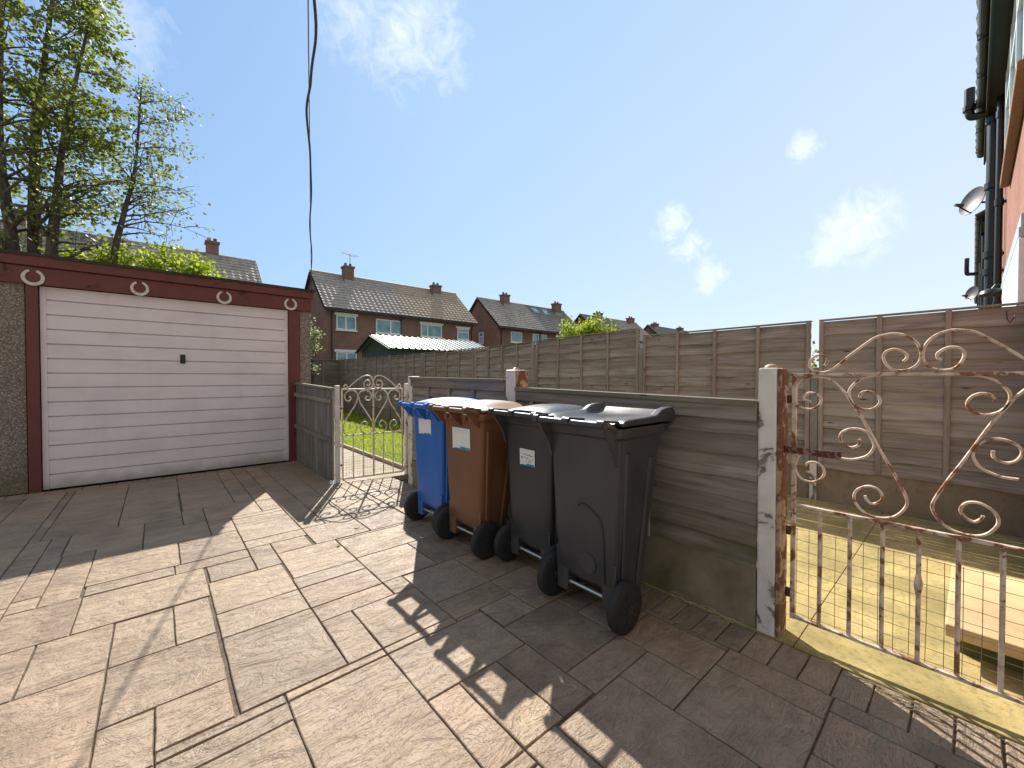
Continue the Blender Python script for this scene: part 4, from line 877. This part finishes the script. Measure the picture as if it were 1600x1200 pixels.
# ------------------------------------------------------------------ trees and shrubs
def leafset(bm, c, spread, n, size, wind=(0, 0, 0), flat=1.):
    for _ in range(n):
        p = Vector(c) + Vector((R.gauss(0, spread), R.gauss(0, spread), R.gauss(0, spread * flat))) + Vector(wind) * R.random()
        d = Vector((R.gauss(.6 if wind[0] else 0, .7), R.gauss(0, .7), R.gauss(-.1, .5))).normalized(); s = d.cross(Vector((R.gauss(0, 1), R.gauss(0, 1), R.gauss(0, 1)))).normalized(); l = size * R.uniform(.6, 1.3); wd = l * R.uniform(.32, .45)
        f = bm.faces.new([bm.verts.new(q) for q in (p, p + d * l * .5 + s * wd, p + d * l, p + d * l * .5 - s * wd)]); paint(bm, [f], (R.random(),) * 3 + (1,))
def tree(base, path, label, rr, nb, reach, lsize, per, lean=(.5, 0), z_first=.3, dens=1.):
    g = thing('tree', label, 'tree', base, 'wind-blown trees behind the garage'); pts = smooth_pts(path, 4); n = len(pts)
    bm = nbm(); tube(bm, pts, [rr * (1 - .85 * i / (n - 1)) for i in range(n)], 7); lf = nbm(); H = path[-1][2]
    for b in range(nb):
        t_ = z_first + (1 - z_first) * (b + R.random()) / nb; i = min(n - 2, int(t_ * (n - 1))); p = pts[i]
        a = R.uniform(0, 6.28); L = reach * (.95 - .45 * t_) * R.uniform(.5, 1.3); d = Vector((math.cos(a) + lean[0] * .7, math.sin(a) * .8 + lean[1], R.uniform(.25, 1.15))).normalized()
        br = [p]; q = p.copy(); m = 6
        for k in range(m): d = (d + Vector((lean[0] * .16, 0, R.uniform(-.16, .10))) + Vector((R.gauss(0, .2), R.gauss(0, .2), R.gauss(0, .14)))).normalized(); q = q + d * L / m; br.append(q.copy())
        r0 = rr * (1 - .85 * t_) * .42; tube(bm, br, [max(.004, r0 * (1 - .85 * k / m)) for k in range(m + 1)], 5)
        for k in range(2, m + 1):
            c = br[k]
            for _ in range(2):
                tw = c + Vector((R.gauss(.10, .18), R.gauss(0, .18), R.gauss(.03, .17))) * (L / 1.2)
                tube(bm, [c, (c + tw) / 2 + Vector((0, 0, .02)), tw], [.006, .005, .003], 4)
                if R.random() < dens: leafset(lf, tw, .085, max(1, int(per * R.choice((.25, .6, 1.0, 1.7)) * 1.25 * t_)), lsize * R.uniform(.8, 1.15), (.16, 0, -.02), .7)
    leafset(lf, pts[-1], .22, per * 4, lsize, (.15, 0, 0)); leafset(lf, pts[-4], .25, per * 4, lsize, (.15, 0, 0))
    obj('trunk', bm, 'bark', g, True); obj('crown', lf, 'leaf_tree', g)
Y = 12.4
tree((-2.1, Y, 0), [(-2.05, Y, 0), (-2.08, Y, 3.4), (-2.22, Y - .1, 5.5), (-2.2, Y, 7.5), (-2.1, Y, 10)], 'tree at the left edge of the photo, its trunk leaning slightly outward', .12, 34, 1.5, .09, 14, (.6, 0), .25)
tree((-1.86, Y + .3, 0), [(-1.9, Y + .3, 0), (-1.86, Y + .3, 3.5), (-1.84, Y + .3, 5.5), (-1.7, Y + .3, 7.5), (-1.5, Y + .3, 9.6)], 'tall straight tree, second from the left behind the garage', .14, 36, 1.55, .09, 14, (.6, 0), .25)
tree((-1.6, Y - .1, 0), [(-1.75, Y - .1, 0), (-1.6, Y - .1, 3.4), (-1.48, Y - .1, 5.0), (-1.36, Y - .1, 6.3), (-1.0, Y - .1, 8.6)], 'leafy tree third from the left, its upper trunk bending right', .12, 34, 1.5, .09, 13, (.65, 0), .27)
tree((-.8, Y - .2, 0), [(-.95, Y - .2, 0), (-.70, Y - .2, 3.5), (-.52, Y - .2, 4.7), (-.32, Y - .2, 5.8), (-.2, Y - .2, 7.6)], 'slender sparse tree with a curved trunk, standing right of the others', .085, 32, 1.45, .075, 8, (.75, 0), .42, .85)
tree((-3.1, Y + .5, 0), [(-3.1, Y + .5, 0), (-3.1, Y + .5, 5), (-2.9, Y + .5, 10.2)], 'bushy tree mostly cut off by the left edge, behind the leaning trunk', .13, 32, 1.6, .09, 15, (.6, 0), .3)
def shrub(name, label, cat, c, size, n, lsize, mat, blobs=14, grp=None, stem=True):
    g = thing(name, label, cat, (c[0], c[1], 0), grp); bm = nbm(); st = nbm()
    for b in range(blobs):
        a = Vector((R.gauss(0, .45), R.gauss(0, .45), R.gauss(0, .4))); a = Vector((max(-1, min(1, a.x)), max(-1, min(1, a.y)), max(-1, min(1, a.z)))); p = Vector(c) + Vector((a.x * size[0], a.y * size[1], a.z * size[2]))
        leafset(bm, p, min(size) * .28, n // blobs, lsize); tube(st, smooth_pts([(c[0] + a.x * .15, c[1] + a.y * .15, 0), (c[0] + a.x * size[0] * .5, c[1] + a.y * size[1] * .5, c[2] * .6), p], 3), [.018 - .014 * k / 6 for k in range(7)], 5)
    obj('stem', st, 'bark', g, True); obj('foliage', bm, mat, g)
shrub('climbing_shrub', 'bright lime-green shrub showing over the garage roof below the trees', 'shrub', (.1, 12.2, 3.62), (1.2, .45, .62), 3600, .085, 'leaf_lime', 44)
shrub('climbing_shrub', 'low lime-green shrub over the garage roof between the left-hand trunks', 'shrub', (-1.0, 12.7, 3.6), (.8, .3, .45), 1100, .085, 'leaf_lime', 14)
shrub('tall_shrub', 'pale leafy shrub beside the garage right corner at the garden end', 'shrub', (3.38, 13.0, 2.35), (.28, .25, .85), 1500, .06, 'leaf_pale', 26)
shrub('rounded_bush', 'yellow-green bush poking above the high fence in front of the houses', 'bush', (6.55, 5.12, 1.98), (.3, .60, .36), 6500, .05, 'leaf_lime', 70)
shrub('small_bush', 'dark green bush glimpsed through the gap in the high fence', 'bush', (5.6, 1.2, 1.15), (.25, .2, .33), 800, .05, 'leaf_tree', 14)
shrub('small_plant', 'lime-green sprig behind the gap in the high fence', 'plant', (5.25, 1.13, 1.22), (.08, .08, .1), 90, .045, 'leaf_lime', 6)

# ------------------------------------------------------------------ small litter
bm = nbm()
for k in range(15):
    s = R.uniform(0, .7); x, y = 2.085 - .10 * s + R.uniform(-.015, .015), .40 - .42 * s + R.uniform(-.02, .02); a = rad(-66) + R.gauss(0, .22); L = R.uniform(.06, .2)
    p = Vector((x, y, .006 + R.random() * .008)); q = p + Vector((math.cos(a) * L * .3, math.sin(a) * L, R.uniform(0, .012))); tube(bm, [p, (p + q) / 2 + Vector((R.gauss(0, .006), 0, .004)), q], .0016, 4)
tag(obj('straw_wisp', bm, 'straw'), 'wisp of dry straw lying on the paving under the large gate', 'straw')
bm = nbm()
for k in range(18):
    y = R.uniform(.72, 1.05); p = Vector((2.105 + R.uniform(-.02, .012), y, .006)); q = p + Vector((R.gauss(0, .02), R.gauss(0, .07), R.uniform(0, .025))); tube(bm, [p, (p + q) / 2 + Vector((R.gauss(0, .012), R.gauss(0, .01), .008)), q], .0013, 4)
tag(obj('dead_twigs', bm, 'straw'), 'few dead twigs at the foot of the low fence by the white post', 'twigs')
bm = nbm(); vs = [(1.44, 4.74, .004), (1.50, 4.72, .006), (1.515, 4.765, .04), (1.475, 4.78, .03), (1.45, 4.775, .045)]; c = [bm.verts.new(v) for v in vs]
paint(bm, [bm.faces.new((c[0], c[1], c[2], c[3])), bm.faces.new((c[0], c[3], c[4]))]); tag(obj('paper_scrap', bm, 'paper'), 'crumpled white paper scrap at the foot of the plank fence', 'paper')
for i, (x, y, m) in enumerate(((1.46, 2.72, 'paper'), (.96, 2.95, 'leaf_lime'), (1.18, 3.2, 'straw'))):
    bm = nbm(); leafset(bm, (x, y, .008), .003, 3, .03, (0, 0, 0), .1)
    for v in bm.verts: v.co.z = .004 + abs(v.co.z - .008) * .4
    tag(obj('fallen_leaf', bm, m), ['white scrap on the paving below the blue and brown bins', 'green leaf lying on the sunlit paving left of the blue bin', 'dry brown leaf on the paving towards the small gate'][i], 'leaf litter')
